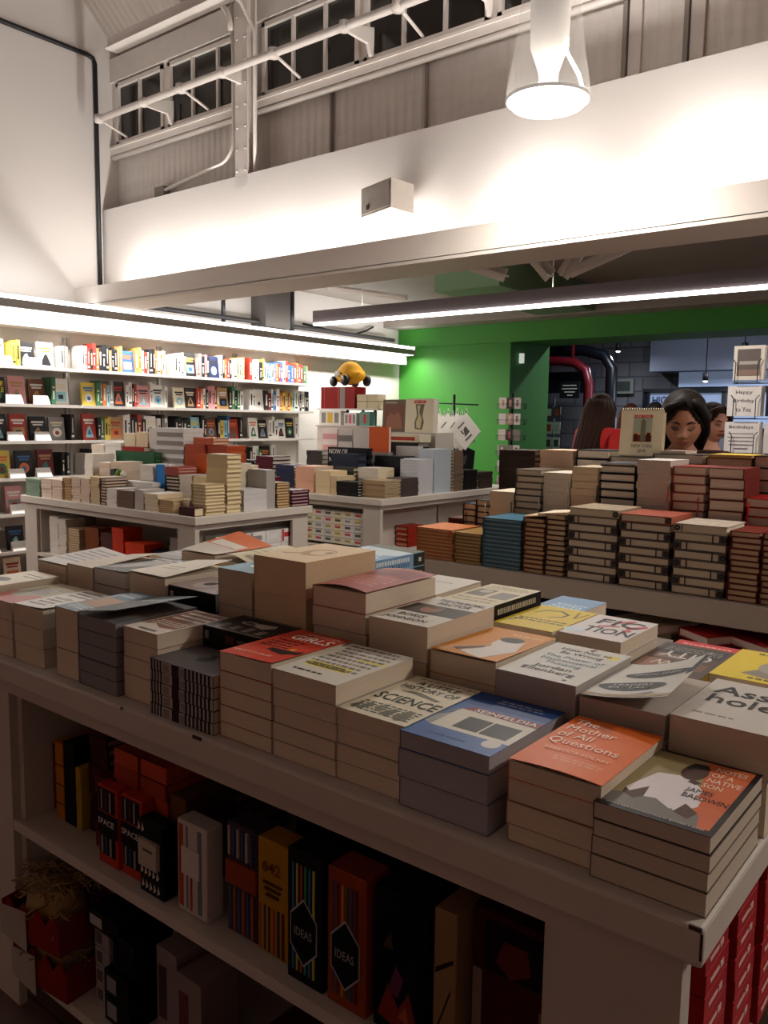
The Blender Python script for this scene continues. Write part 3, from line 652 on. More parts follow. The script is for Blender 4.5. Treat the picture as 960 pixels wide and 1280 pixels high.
P(-.402, -.260, .930, 1.148, .098, 4, '211817', 'c9bca8', 'black-edged paperback with a man in a white shirt on orange, table corner', 'at the table corner',
  [('rect', .04, .06, .95, .97, '9a8b62'), ('poly', [(.52, .97), (.95, .97), (.95, .06), (.78, .06)], 'c8643a'), ('poly', [(.04, .06), (.85, .06), (.8, .2), (.5, .33), (.04, .2)], '76716b'), ('poly', [(.10, .30), (.22, .62), (.4, .66), (.56, .62), (.68, .52), (.66, .3), (.56, .18), (.4, .26), (.3, .24), (.27, .40), (.16, .26)], 'ddd5d6'),
   ('poly', [(.62, .3), (.72, .44), (.74, .3), (.62, .16), (.56, .2)], 'ddd5d6'), ('poly', [(.10, .30), (.16, .26), (.27, .38), (.3, .24), (.24, .18), (.12, .22)], '4a3026'), ('ell', .49, .76, .115, .13, '4a2f24'), ('poly', [(.38, .80), (.42, .9), (.54, .92), (.6, .84), (.52, .83), (.44, .78)], '1f1614'), ('poly', [(.52, .66), (.62, .62), (.58, .58), (.5, .6)], '4a3026'), ('poly', [(.64, .3), (.78, .22), (.74, .12), (.6, .16)], '4f352b'),
   ('text', 'NOTES\nOF A\nNATIVE\nSON', .78, .75, .30, .34, 'e9c9b0', {'align': 'LEFT', 'bold': .02}), ('text', 'JAMES\nBALDWIN', .74, .46, .40, .15, '1d1718', {'align': 'LEFT', 'bold': .02}), ('text', 'WITH A NEW INTRODUCTION BY EDWARD P. JONES', .5, .045, .84, .022, 'd6cfc8')], ts=[.03, .024, .022, .022], j=.002)
# second row
P(-2.145, -2.005, 1.17, 1.37, .165, 4, 'cbc6bf', CR, 'white curling paperback on the left end of the second row', 'under the left curling white cover',
  [('lines', .1, .2, .9, .9, 6, '8d8a86')], curl=lambda u, v: .012*(1-u)*v+.004)
P(-1.998, -1.878, 1.17, 1.37, .176, 2, 'c5b7a2', CR, 'plain tan paperback with a smooth cream cover in the second row', 'under the plain tan cover', [('lines', .2, .75, .8, .85, 1, 'a99b86')], curl=lambda u, v: .016*u*v)
P(-1.872, -1.735, 1.17, 1.38, .180, 4, '2f2e31', 'c9c2ba', 'paperback with a black and white photo cover in the second row', 'with the black and white photo',
  [('poly', [(.1, .1), (.5, .2), (.9, .6), (.6, .9), (.3, .6)], '98938d'), ('lines', .2, .7, .95, .95, 2, 'd8d4cf')], curl=lambda u, v: .004*u, ts=[.05, .045, .045, .04])
P(-1.712, -1.572, 1.165, 1.37, .188, 3, 'd9d0bd', CR, 'paperback whose pale cover fans open like loose paper', 'under the fanned pale cover',
  [('lines', .2, .3, .7, .5, 2, 'a89c88')], curl=lambda u, v: .005+.016*u*v)
def crimespine(c, w, l, t):
    MB().box(-.0006, 0, l-.02, l-.008, t*.3, t*.7, cov('a09a94')).build('spine_print', c)
P(-1.567, -1.40, 1.17, 1.30, .176, 4, '17100f', 'c9c2ba', 'black-spined paperback with a smiling face photo and a red flash', 'of black spines in the second row',
  [('rect', .02, .02, .98, .98, '9a8782'), ('ell', .5, .6, .3, .2, 'b8aaa4'), ('ell', .55, .6, .14, .1, '3b3230'), ('rect', .75, .05, .98, .3, 'b03030'), ('poly', [(.1, .1), (.5, .3), (.9, .2), (.9, .05)], '7a5a58')], sp='F', spine_marks=crimespine, adj='black-spined', ts=[.045, .045, .045, .041])
P(-1.392, -1.284, 1.172, 1.38, .238, 3, '7fa6b5', 'c2b19c', 'thick paperback with a pale blue cover beside the tallest cream pile', 'with the pale blue top',
  [('ell', .5, .5, .3, .25, 'dbe3e4'), ('lines', .2, .3, .8, .7, 3, '4a6a7a')])
P(-1.278, -1.127, 1.172, 1.392, .279, 4, 'dcc094', 'd8c09a', 'very thick tan paperback with a swirl on its cover, crowning the tallest pile', 'tallest in the front table centre',
  [('ell', .55, .5, .24, .2, 'a8854f'), ('ell', .6, .52, .17, .13, 'dcc094'), ('poly', [(.1, .3), (.4, .42), (.42, .36), (.2, .26)], 'b08d58'), ('ell', .68, .55, .06, .05, '8e6c3c')], ts=[.066, .068, .070, .075], j=.003, adj='thick tan')
P(-1.109, -.972, 1.172, 1.40, .238, 5, 'a8605a', CR, 'paperback with a curled rusty pink cover right of the tallest pile', 'under the curled rusty pink cover',
  [('rect', .1, .6, .95, .9, '8a4a4c'), ('lines', .12, .15, .9, .55, 5, 'c98d84')], curl=lambda u, v: .009*math.sin(u*3.14*.9)*(1-.3*v)+.003*v, ts=[.06, .055, .045, .04, .04], j=.002)
P(-.965, -.830, 1.172, 1.40, .198, 3, 'cfc8bc', CR, 'white paperback with a brown portrait band and bold black names', 'with the brown portrait band',
  [('rect', 0, .36, 1, .68, '3a2c24'), ('ell', .42, .54, .16, .12, '8f6248'), ('poly', [(.2, .36), (.5, .42), (.8, .36)], '1f1815'), ('ell', .42, .62, .15, .06, '5b4433'), ('text', 'THE CHURCHILL', .56, .89, .8, .08, '2d2a28', {'bold': .02}), ('text', 'FACTOR', .56, .77, .55, .09, '2d2a28', {'bold': .02}), ('text', 'BORIS', .42, .26, .44, .09, '2d2a28', {'bold': .03}), ('text', 'JOHNSON', .46, .12, .7, .10, '2d2a28', {'bold': .03})], j=.0015)
P(-.823, -.688, 1.172, 1.39, .160, 4, 'c9832f', CR, 'orange paperback showing pointing hands and a white robe', 'with the orange hands cover',
  [('poly', [(.35, .1), (.75, 0), (.95, .35), (.8, .68), (.45, .6), (.5, .35)], 'd6cfc6'), ('poly', [(.05, .15), (.3, .3), (.5, .45), (.55, .38), (.45, .2), (.2, .02), (.02, .02)], 'c08a52'), ('poly', [(.2, .14), (.5, .36), (.52, .3), (.3, .1)], '4a2d1c'), ('ell', .62, .66, .17, .09, '2c211c'), ('lines', .45, .8, .95, .9, 1, 'e0b070')], curl=lambda u, v: .004*(1-v), ts=[.045, .036, .04, .04], j=.002)
P(-.684, -.541, 1.165, 1.385, .155, 3, 'c9c5bc', 'b3aba4', 'white paperback with a blue and black handwritten title and tiny yellow dot', 'with the blue and black handwriting',
  [('ell', .86, .84, .09, .05, 'd9c64a'), ('text', 'How Not to\nBe Wrong', .52, .79, .66, .20, '2e3437', {'bold': .015}), ('text', 'The Power of\nMathematical\nThinking', .52, .51, .76, .28, '4a7a92', {'bold': .01}), ('text', 'Jordan\nEllenberg', .5, .24, .66, .20, '2e3437', {'bold': .02}), ('ell', .8, .07, .03, .02, '3a4448'), ('poly', [(.52, .97), (.58, .99), (.56, .9), (.5, .92)], '7a4a38')], ts=[.05, .05, .055], j=.002)
P(-.536, -.401, 1.170, 1.378, .140, 3, 'cbc7be', 'b9afa4', 'white paperback with two black ovals, its cover springing open', 'with the two black ovals',
  [('ell', .56, .62, .40, .10, '26282a'), ('ell', .44, .28, .40, .12, '26282a'), ('poly', [(.92, .5), (1, .55), (1, .95), (.93, .98)], '26282a'), ('rect', 0, .02, 1, .07, 'a58c62'),
   ('text', 'SIMON SINEK', .56, .62, .56, .05, 'b9b7b0', {'bold': .02}), ('text', 'LEADERS\nEAT LAST', .44, .28, .5, .12, 'b9b7b0', {'bold': .02}), ('poly', [(.5, .06), (.75, .14), (.8, .1), (.55, .05)], '8d8f90')], curl=lambda u, v: .004+.046*u**1.6*(.55+.45*v), ts=[.05, .05, .045], j=.002)
P(-.396, -.258, 1.170, 1.39, .144, 2, 'c9c2b8', CR, 'white paperback with a two-line word in big black serif letters', 'with big black serif letters',
  [('text', 'Ass-\nholes', .56, .64, .9, .42, '2b2829', {'align': 'LEFT', 'space': .85}), ('lines', .1, .14, .6, .2, 1, '8a8580')], ts=[.08, .064])
# third row
P(-1.99, -1.86, 1.42, 1.62, .17, 4, '8d8a88', CR, 'grey paperback behind the left curling covers in the third row', 'in the third row, leftmost', [('lines', .1, .2, .9, .9, 5, 'bdb9b4')])
P(-1.84, -1.70, 1.42, 1.63, .198, 4, 'd8764a', CR, 'orange paperback with white print, its far corner curled up', 'in the third row with the orange top',
  [('rect', 0, 0, 1, .4, 'c9bfae'), ('rect', .1, .42, .9, .62, 'ded6c8'), ('lines', .1, .1, .9, .36, 3, '55504a')], curl=lambda u, v: .03*(1-u)*v+.004)
P(-1.68, -1.54, 1.42, 1.63, .190, 3, 'd8cbaa', CR, 'ivory paperback with a faint yellow pattern on its wavy cover', 'in the third row with the wavy ivory cover',
  [('lines', .15, .3, .8, .7, 3, 'b5aa80'), ('rect', .5, .1, .9, .2, '9b9588')], curl=lambda u, v: .008*math.sin(u*5)+.012)
P(-1.52, -1.39, 1.42, 1.63, .195, 3, 'd9cdb4', CR, 'cream paperback with a tan circle half hidden behind the blue top', 'in the third row with the tan circle',
  [('ell', .6, .3, .35, .2, 'b08f62'), ('lines', .2, .7, .8, .9, 2, '77706a')], curl=lambda u, v: .010*u)
# the two blue books: plain print marks instead of a readable title
def bluespine(c, w, l, t):
    b = MB(); b.box(-.0008, 0, 0, l*.22, .001, t-.001, cov('34362f')).box(-.0009, 0, l*.22, l, .001, t-.001, cov('7fa0bd')); b.box(-.0013, 0, l*.07, l*.12, t*.35, t*.65, cov('cfcbc0'))
    r = random.Random(3); y = l*.3
    while y < l*.9: d = r.uniform(.004, .009); b.box(-.0013, 0, y, y+d, t*.5, t*.8, cov('dfe8ee')); b.box(-.0013, 0, y+.002, y+d-.001, t*.15, t*.4, cov('3d5f80')); y += d+.003
    b.build('spine_print', c)
P(-1.345, -1.200, 1.46, 1.675, .236, 7, '8fb3cf', CR, 'sky blue paperback with white script, blue spine to the aisle', 'with pale blue and dark spines',
  [('rect', 0, 0, 1, .22, '6a6e60'), ('poly', [(.0, .22), (1, .22), (1, .9), (0, .5)], 'c6d6de'), ('lines', .15, .3, .85, .85, 6, 'eef2f2')], sp='R', spine_marks=bluespine, curl=lambda u, v: .004*u, adj='blue', j=.002)
P(-1.108, -.985, 1.42, 1.60, .196, 4, 'd8d2c8', CR, 'off-white paperback with a faint logo between the pink and yellow stacks', 'under the blank off-white cover', [('lines', .3, .6, .7, .7, 1, 'a8a298')], curl=lambda u, v: .003*v)
def mfam(c, w, l, t):
    if 'mfam' not in BMC:
        b = MB(); r = random.Random(9); y = l*.12
        while y < l*.9: d = r.uniform(.003, .008); b.box(-.0006, 0, y, y+d, t*.3, t*.68, cov('b9b09a')); y += d+.003
        BMC['mfam'] = b.mesh('spine_print')
    link('spine_print', BMC['mfam'], c)
P(-.975, -.850, 1.425, 1.632, .19, 6, '1f1a18', CR, 'beige paperback with two photographs and a black spine facing right', 'with black spines facing right',
  [('rect', 0, 0, 1, 1, 'cfc3a4'), ('rect', .08, .35, .45, .68, '8a8178'), ('rect', .55, .3, .92, .65, '7a7068'), ('ell', .72, .4, .12, .08, 'b8ad9c'), ('lines', .1, .72, .9, .95, 2, 'a0957c'), ('lines', .1, .08, .9, .25, 3, '9a8f78')], sp='R', spine_marks=mfam, adj='black-spined')
P(-.843, -.712, 1.42, 1.625, .162, 5, 'd8bc3c', CR, 'yellow paperback with a looping black line drawing', 'with the yellow line-drawn cover',
  [('poly', [(.15, .62), (.25, .8), (.5, .86), (.72, .74), (.7, .6), (.5, .5), (.5, .53), (.66, .62), (.67, .72), (.5, .82), (.28, .77), (.18, .62)], '6b5a20'), ('poly', [(.75, .9), (.86, .6), (.96, .88), (.93, .88), (.86, .68), (.78, .9)], '6b5a20'), ('lines', .1, .25, .95, .42, 2, '6b5a20'), ('poly', [(.08, .2), (.2, .36), (.22, .33), (.12, .18)], '6b5a20')])
P(-.700, -.575, 1.42, 1.605, .166, 6, 'd8d0cc', CR, 'white paperback with large pink and black overlapping letters', 'with pink and black letters',
  [('poly', [(.4, .75), (.65, .95), (.72, .9), (.5, .7)], 'c25a62'), ('poly', [(.7, .6), (.95, .8), (.98, .7), (.78, .5)], 'c25a62'), ('text', 'FIC', .55, .72, .7, .26, '2a2627', {'bold': .03}), ('text', 'TION', .58, .33, .76, .24, '2a2627', {'bold': .03}), ('poly', [(.3, .52), (.6, .62), (.62, .56), (.34, .46)], 'c25a62'), ('ell', .8, .46, .07, .05, 'c25a62'), ('ell', .12, .2, .16, .12, 'c9d6dc')], j=.002)
P(-.565, -.432, 1.415, 1.63, .128, 4, '5b4a42', CR, 'brown city photo paperback with chunky white letters, upside down', 'with the brown city photo',
  [('rect', .05, .65, .95, .95, '3d3836'), ('rect', .05, .1, .4, .4, '96705a'), ('rect', .5, .2, .9, .42, '7a5b4a'), ('rect', .1, .45, .5, .6, '8a7264'), ('text', 'CITY', .5, .6, .7, .2, 'd9d4cc', {'bold': .03, 'rot': math.pi}), ('text', 'NEW', .5, .3, .6, .16, 'd9d4cc', {'bold': .03, 'rot': math.pi}), ('lines', .1, .72, .9, .9, 3, '8a857f')])
P(-.418, -.285, 1.42, 1.62, .142, 4, 'e3c83a', CR, 'yellow paperback with a grey furry animal on its cover', 'with the yellow animal cover',
  [('poly', [(.3, .2), (.5, .45), (.62, .8), (.95, .85), (1, .3), (.7, .12)], '8f8578'), ('ell', .62, .5, .2, .2, 'a89d90'), ('poly', [(.55, .75), (.72, .9), (.7, .7)], '5a5048'), ('lines', .25, .86, .98, .96, 1, '3d3517'), ('lines', .4, .04, .98, .14, 1, '6b5a20')])
# fourth row, mostly hidden
P(-.900, -.785, 1.655, 1.84, .140, 4, '7f9fbe', CR, 'light blue paperback peeking out behind the yellow one', 'of light blue covers at the back edge', [('lines', .2, .3, .9, .6, 3, 'c9dae6')])
P(-.755, -.62, 1.65, 1.83, .08, 2, '4d4a48', CR, 'dark paperback behind the pink and black letters', 'of dark covers at the back edge')
P(-.605, -.475, 1.66, 1.83, .085, 3, 'c43a38', CR, 'red paperback with white edge lettering behind the city photo', 'of red covers at the back edge', [('rect', .05, .04, .95, .12, 'efe6e0'), ('lines', .1, .5, .9, .9, 4, 'e8b0a8')])
P(-.43, -.29, 1.65, 1.83, .05, 2, '8a7a68', CR, 'brown paperback at the far right corner of the front table', 'at the far right corner')
# ================================================================ left table stacks
SK = small_stack
CRM = 'dccaa8'; PNK = 'd8c2ae'; WHT = 'ded8d0'; TAN = 'c4a47c'
G2 = 'books stacked on the left table'
L2 = 'on the left table'
def T2(x0, x1, y0, y1, h, n, style, sp, col, pg, adj, where, **k):
    SK(x0, x1, y0, y1, h, n, style, sp, col, pg, adj, where, group=G2, **k)
F0 = 3.015
T2(-5.655, -5.475, F0, 3.19, .120, 8, 'h', 'F', '7d927c', 'd8cdb8', 'green-white patterned book', 'at the left front corner of the left table', th=.004)
T2(-5.45, -5.32, F0, 3.21, .132, 6, 's', 'L', WHT, PNK, 'pinkish paperback', 'in the stack right of the green-white patterned one')
T2(-5.31, -5.18, F0, 3.21, .130, 6, 's', 'L', 'c9b8a4', PNK, 'pale paperback', 'in the third front stack of the left table')
T2(-5.168, -5.075, F0, 3.18, .152, 8, 'h', 'L', 'a8845a', TAN, 'tan ridged book', 'in the tan stack at the left table front')
T2(-5.066, -4.96, F0, 3.19, .162, 8, 's', 'L', 'b59f84', PNK, 'beige paperback', 'just right of the tan ridged stack')
T2(-4.955, -4.85, F0, 3.19, .160, 8, 's', 'L', 'c7b69e', PNK, 'beige paperback', 'in the second beige stack from the tan one')
T2(-4.845, -4.74, F0, 3.20, .174, 8, 's', 'L', 'b7a07c', 'cdb894', 'olive-tinged paperback', 'in the tallest front stack, left half, left table')
T2(-4.73, -4.668, F0, 3.18, .172, 9, 'h', 'L', '4b2f28', PNK, 'narrow dark-edged book', 'left of the white front stack on the left table')
T2(-4.66, -4.55, F0, 3.16, .112, 6, 's', 'F', WHT, 'd9d2ca', 'white paperback', 'in the white stack under the lying white book, left table')
T2(-4.545, -4.37, F0, 3.16, .108, 8, 'h', 'F', '6b5446', 'bfa890', 'brown-edged notebook', 'in the brown striped stack at the left table front', th=.004)
T2(-4.36, -4.27, F0, 3.17, .122, 2, 's', 'L', 'a39d98', 'b8b0a8', 'thick grey book', 'right of the brown striped stack', j=.001)
T2(-4.26, -4.125, F0, 3.20, .106, 5, 's', 'L', WHT, CRM, 'cream paperback', 'first cream stack left of the maroon box book')
T2(-4.12, -3.985, F0, 3.20, .077, 6, 'h', 'L', 'b69a72', CRM, 'tan-edged cream book', 'low stack second left of the maroon book')
T2(-3.98, -3.918, F0+.07, 3.20, .083, 5, 's', 'L', WHT, CRM, 'cream book', 'low stack directly left of the maroon book')
T2(-3.912, -3.775, F0-.008, F0+.062, .050, 1, 'h', 'F', '3f1c22', CRM, 'small thick maroon book', 'lying at the near corner of the left table')
T2(-3.905, -3.775, F0+.075, 3.24, .179, 9, 'h', 'L', 'bda77c', 'e0cfa8', 'cream book', 'in the corner stack above the maroon book', th=.0025)
# white books lying across
T2(-4.70, -4.40, 3.175, 3.24, .15, 6, 's', 'F', 'dcd7d0', 'd0c9c0', 'long white book', 'in the low white pile behind the brown stack')
y0 = 3.255
T2(-5.29, -5.19, y0, y0+.17, .305, 14, 's', 'L', WHT, 'e0d8cc', 'white wavy paperback', 'in the slim white stack, left table left end')
T2(-5.18, -5.12, y0, y0+.15, .17, 8, 'h', 'L', 'a27c50', TAN, 'small tan book', 'in the slim tan stack near the white slim one')
T2(-5.11, -4.98, y0, y0+.17, .25, 12, 's', 'L', WHT, PNK, 'blush paperback', 'in the blush stack left of the green atlas pile')
T2(-4.975, -4.845, y0, y0+.17, .262, 12, 's', 'L', 'd2c4b4', PNK, 'pale paperback', 'in the stack touching the green pile from the front')
T2(-4.64, -4.50, y0, y0+.19, .256, 10, 's', 'L', WHT, 'e0d8cc', 'off-white paperback', 'in the stack left of the standing blue book')
T2(-4.375, -4.24, y0, y0+.19, .195, 9, 'h', 'L', '2c211d', 'd6c6b4', 'black-edged book', 'under the pink brick patterned books', th=.004)
T2(-4.375, -4.24, y0, y0+.19, .055, 3, 'h', 'F', '9a4a44', 'd6b4a4', 'pink brick patterned book', 'on the black-edged stack, left table', base=.87+.198, th=.005)
T2(-4.232, -4.105, y0, y0+.19, .209, 9, 's', 'L', WHT, 'ddd2c0', 'pale cream paperback', 'in the stack right of the black-edged one')
T2(-4.10, -3.975, y0, y0+.20, .206, 10, 's', 'L', 'e2d3ae', 'e4d3a8', 'light yellow paperback', 'in the yellowish stack near the corner')
T2(-3.965, -3.78, y0+.0, y0+.115, .35, 13, 'h', 'F', 'c3b086', 'd9c8a0', 'cream notebook', 'in the tall cream corner tower', th=.0028)
# standing blue book
b = thing('hardback_book', 'bright blue book standing upright in the middle of the left table', 'book', (-4.475, 3.26, .8705), 0, G2)
MB().box(0, .09, 0, .003, 0, .262, cov('2f7fc4')).box(0, .09, .027, .03, 0, .262, cov('2f7fc4')).box(0, .003, 0, .03, 0, .262, cov('2f7fc4')).build('cover', b)
MB().box(.003, .087, .003, .027, .003, .259, page('e2d8c6')).build('page_block', b)
y0 = 3.50
T2(-5.59, -5.43, y0, y0+.17, .36, 11, 's', 'L', 'd9cfc4', 'd6c8b8', 'rosy paperback', 'in the back left stack of the left table')
T2(-5.41, -5.22, y0, y0+.15, .38, 15, 's', 'F', WHT, 'ddd0bb', 'ivory paperback', 'in the second back stack of the left table')
T2(-5.205, -5.07, y0+.02, y0+.17, .45, 13, 's', 'L', WHT, CRM, 'cream paperback', 'in the back stack left of the green pile')
T2(-5.06, -4.925, y0+.02, y0+.17, .46, 12, 's', 'L', 'dccfb4', CRM, 'cream paperback', 'in the back stack rising over the green pile', j=.001)
T2(-5.195, -4.74, y0-.06, y0+.01, .325, 9, 'h', 'F', '2f5a3c', '53745b', 'long dark green book', 'in the green pile', th=.012)
T2(-5.12, -4.87, y0-.055, y0+.005, .03, 1, 'h', 'F', '8f2b27', 'c9b8a4', 'red book', 'lying on top of the green pile', base=.87+.326)
T2(-4.91, -4.80, y0+.02, y0+.17, .49, 10, 's', 'L', 'dad5cf', 'd8d0c8', 'grey-white paperback', 'in the slim stack left of the tallest white pile')
T2(-4.79, -4.50, y0, y0+.17, .493, 17, 's', 'F', 'c9c4c0', 'd8d2cc', 'large white paperback', 'in the tallest white pile on the left table', cols=['d8d4d0', '8e8680'])
T2(-4.485, -4.29, y0, y0+.18, .39, 5, 'h', 'F', 'a8492a', 'b45a34', 'thick rust leather-look book', 'in the rust red pile, left half', th=.03)
T2(-4.28, -4.085, y0+.02, y0+.18, .388, 5, 'h', 'F', 'a04528', 'b45a34', 'thick rust leather-look book', 'in the rust red pile, right half', th=.03)
T2(-4.27, -4.165, y0-.09, y0-.01, .335, 6, 'h', 'F', 'b8501f', 'e8dcc4', 'cream-dotted orange book', 'in front of the rust pile', th=.015)
T2(-4.42, -4.22, y0+.02, y0+.16, .045, 2, 'h', 'F', 'b85a36', 'c9b098', 'orange book', 'lying on the rust red pile', base=.87+.3905)
# right end of the left table
T2(-3.945, -3.785, 3.39, 3.58, .129, 5, 's', 'R', 'c9c6c4', 'd8d4d0', 'grey-white book', 'in the low white stack facing the aisle', j=.002)
T2(-3.97, -3.80, 3.59, 3.665, .245, 3, 's', 'R', 'a29c97', 'a8a19b', 'thick slate grey book', 'in the grey tower by the aisle', j=.001)
T2(-3.93, -3.79, 3.675, 3.785, .161, 9, 'h', 'B', '8f7048', 'cdb086', 'tan book', 'in the tan ridged stack facing the aisle')
T2(-3.93, -3.775, 3.795, 3.95, .106, 5, 'h', 'B', '4a2436', 'd8b8b0', 'maroon and pink patterned book', 'in the stack at the far aisle corner', th=.006)
T2(-4.12, -3.99, 3.50, 3.64, .28, 10, 's', 'R', 'c9bca6', 'c9bca6', 'dull cream book', 'in the inner stack behind the aisle row')
T2(-4.12, -3.99, 3.68, 3.9, .18, 7, 'h', 'R', '5b1f26', 'd8c8b0', 'deep red book', 'in the far inner stack of the left table')
T2(-4.60, -4.2, 3.72, 3.9, .25, 8, 's', 'F', WHT, CRM, 'hidden cream book', 'behind the rust red pile')
b = thing('toy_figure', 'small dark toy figures in a row on a low stack of the left table', 'toy', (-4.93, 3.22, .87+.1625+.002)); 
MB().box(0, .05, 0, .03, 0, .05, BLK).lathe([(0, 0), (.025, 0), (.028, .02), (.015, .045), (0, .05)], cov('5a7a34'), 10, (.08, .015, 0)).lathe([(0, 0), (.02, 0), (.022, .02), (.01, .04), (0, .042)], cov('d8d2c0'), 10, (.13, .015, 0)).build('figures', b)
# small white sign card lying on the second row
# ================================================================ inside the left table
def boxes(name, lab, x0, x1, y0, y1, z, nx, nz, bw, bh, cols, group, mark=None, depth=None, axis='x', cat='box'):
    i = 0
    for k in range(nx):
        for q in range(nz):
            c = cols[(k*7+q*3) % len(cols)] if len(cols) > 1 else cols[0]
            mk = mark[(k+q) % len(mark)] if mark else None
            key = ('bx', bw, bh, c, mk, depth, axis)
            if key not in BMC:
                b = MB(); d = depth or .1
                if axis == 'x':
                    b.box(0, bw-.003, 0, d, 0, bh-.002, spineset(c))
                    if mk: b.box(bw*.2, bw*.75, -.001, 0, bh*.35, bh*.7, spineset(mk)); b.box(bw*.1, bw*.9, -.0006, 0, bh*.85, bh*.93, spineset(mk))
                else:
                    b.box(-d, 0, 0, bw-.003, 0, bh-.002, spineset(c))
                    if mk: b.box(0, .001, bw*.2, bw*.75, bh*.35, bh*.7, spineset(mk)); b.box(0, .0006, bw*.05, bw*.18, .003, bh-.005, spineset(mk))
                BMC[key] = b.mesh('carton')
            loc = (x0+k*bw, y0, z+.0006+q*bh) if axis == 'x' else (x0, y0+k*bw, z+.0006+q*bh)
            o = link(name, BMC[key], None, loc)
            tag(o, '%s, %s column, %s level up' % (lab, NUM[k], NUM[q]), cat, group); i += 1
# front opening of the left table
T2(-5.44, -5.33, 3.06, 3.2, .26, 14, 's', 'L', WHT, 'd8cfc4', 'white paperback', 'under the left table, leftmost stack', base=.475)
T2(-5.31, -5.21, 3.05, 3.2, .25, 14, 's', 'L', WHT, 'd0c6ba', 'pale paperback', 'under the left table, second stack', base=.475)
T2(-5.19, -5.05, 3.05, 3.2, .20, 12, 'h', 'L', 'a8906c', CRM, 'cream-edged book', 'under the left table, third stack', base=.475)
T2(-5.02, -4.86, 3.08, 3.2, .22, 9, 'h', 'F', '7d4426', '8f5a38', 'brown book', 'under the left table in the brown stack', base=.475, th=.008)
T2(-4.84, -4.70, 3.08, 3.2, .20, 7, 'h', 'F', '55302e', '8a7468', 'dark brown book', 'under the left table beside the red box', base=.475, th=.006)
for k, (x, c, h_, lab) in enumerate([(-4.66, 'c33a20', .25, 'red upright box file on the shelf under the left table'), (-4.52, 'd8421f', .17, 'bright orange red box on the shelf under the left table')]):
    b = thing('storage_box', lab, 'box', (x, 3.05, .4755)); MB().box(0, .12 if k == 0 else .2, 0, .14, 0, h_-.03, cov(c)).build('body', b); MB().box(-.002, (.12 if k == 0 else .2)+.002, -.002, .142, h_-.03, h_, cov(c)).build('lid', b)
T2(-4.29, -4.12, 3.08, 3.22, .14, 6, 'h', 'F', '1e1b1b', '8a7468', 'black book', 'under the left table right of the orange box', base=.475, th=.005)
T2(-4.10, -3.96, 3.08, 3.22, .24, 9, 'h', 'F', '8b8378', 'a09484', 'grey-beige book', 'under the left table at the right post', base=.475, th=.003)
boxes('mug_carton', 'white red-striped carton in the left table end', -3.82, 0, 3.20, 0, .475, 5, 3, .135, .085, ['e0dcd8', 'd8d2cc'], 'white cartons in the table end', ['b83a36', '8f8a86', 'e0dcd8'], .1, 'y')
# ================================================================ middle table stacks
G3 = 'books stacked on the middle table'
def T3(x0, x1, y0, y1, h, n, style, sp, col, pg, adj, where, **k):
    SK(x0, x1, y0, y1, h, n, style, sp, col, pg, adj, where, group=G3, **k)
T3(-4.385, -4.235, 4.66, 4.86, .175, 3, 's', 'L', 'd9bf98', 'dcc49e', 'thick tan book', 'at the near left of the middle table', j=.001)
T3(-4.228, -4.16, 4.66, 4.86, .14, 3, 's', 'L', 'd8c29c', 'd4bd98', 'tan book', 'beside the thick tan trio')
T3(-4.155, -3.945, 4.645, 4.78, .108, 5, 'h', 'F', '23201f', 'e6dfd6', 'black and white striped book', 'at the near edge of the middle table', th=.006)
T3(-3.93, -3.72, 4.68, 4.87, .128, 9, 'h', 'F', '9c8464', 'd2c2a4', 'tan-lined book', 'right of the black and white stripes')
T3(-3.87, -3.72, 4.885, 5.09, .138, 5, 'h', 'R', '4a3f3a', 'c4b8ac', 'dark-lined book', 'left of the silver grey towers')
T3(-3.91, -3.74, 5.11, 5.31, .27, 10, 's', 'R', 'b9b9ba', 'bcbcbe', 'silver grey magazine', 'in the nearer grey tower', j=.001)
T3(-3.90, -3.74, 5.33, 5.56, .345, 13, 's', 'R', 'aab2b8', 'b4bcc2', 'bluish silver magazine', 'in the taller grey tower', j=.001)
T3(-3.88, -3.73, 5.60, 5.72, .33, 12, 'h', 'R', '6f5c4a', 'cdbba0', 'brown-edged book', 'in the stack beyond the grey towers')
T3(-3.87, -3.735, 5.75, 5.95, .165, 5, 'h', 'R', '1d1a1a', 'cfc4b6', 'black-edged book', 'in the low black stack toward the far corner', th=.005)
T3(-3.87, -3.735, 5.98, 6.20, .14, 5, 'h', 'R', '3a302b', 'd4c8b8', 'dark-edged book', 'in the farthest low stack of the middle table', th=.005)
T3(-4.16, -3.96, 4.9, 5.1, .20, 7, 's', 'F', 'c9bfae', CRM, 'beige book', 'behind the black and white striped ones')
T3(-4.40, -4.19, 4.88, 5.08, .195, 6, 'h', 'F', '3b3d33', 'c9bca6', 'olive-edged book', 'behind the thick tan trio', th=.005)
T3(-4.62, -4.42, 4.68, 4.9, .2, 7, 's', 'F', 'd9a58a', PNK, 'peach paperback', 'left of the thick tan trio')
T3(-4.86, -4.66, 4.7, 4.9, .2, 8, 'h', 'F', '2a2f45', 'd6cfc6', 'navy-edged book', 'near the left end of the middle table')
T3(-5.10, -4.90, 4.7, 4.9, .26, 8, 'h', 'F', '4a1a22', 'd6cfc6', 'wine red book', 'at the left end of the middle table', th=.005)
T3(-5.3, -5.12, 4.7, 4.9, .22, 8, 'h', 'F', '202226', 'd6cfc6', 'black book', 'in the leftmost stack of the middle table', th=.005)
T3(-4.24, -3.955, 5.2, 5.36, .284, 6, 'h', 'F', '1e1d1f', 'd8d2ca', 'black-lined white book', 'in the middle of the middle table', th=.008)
T3(-4.53, -4.245, 5.0, 5.11, .295, 5, 'h', 'F', '262b38', '3a3f4c', 'dark slate book', 'in the dark pile left of the black-lined one', th=.012)
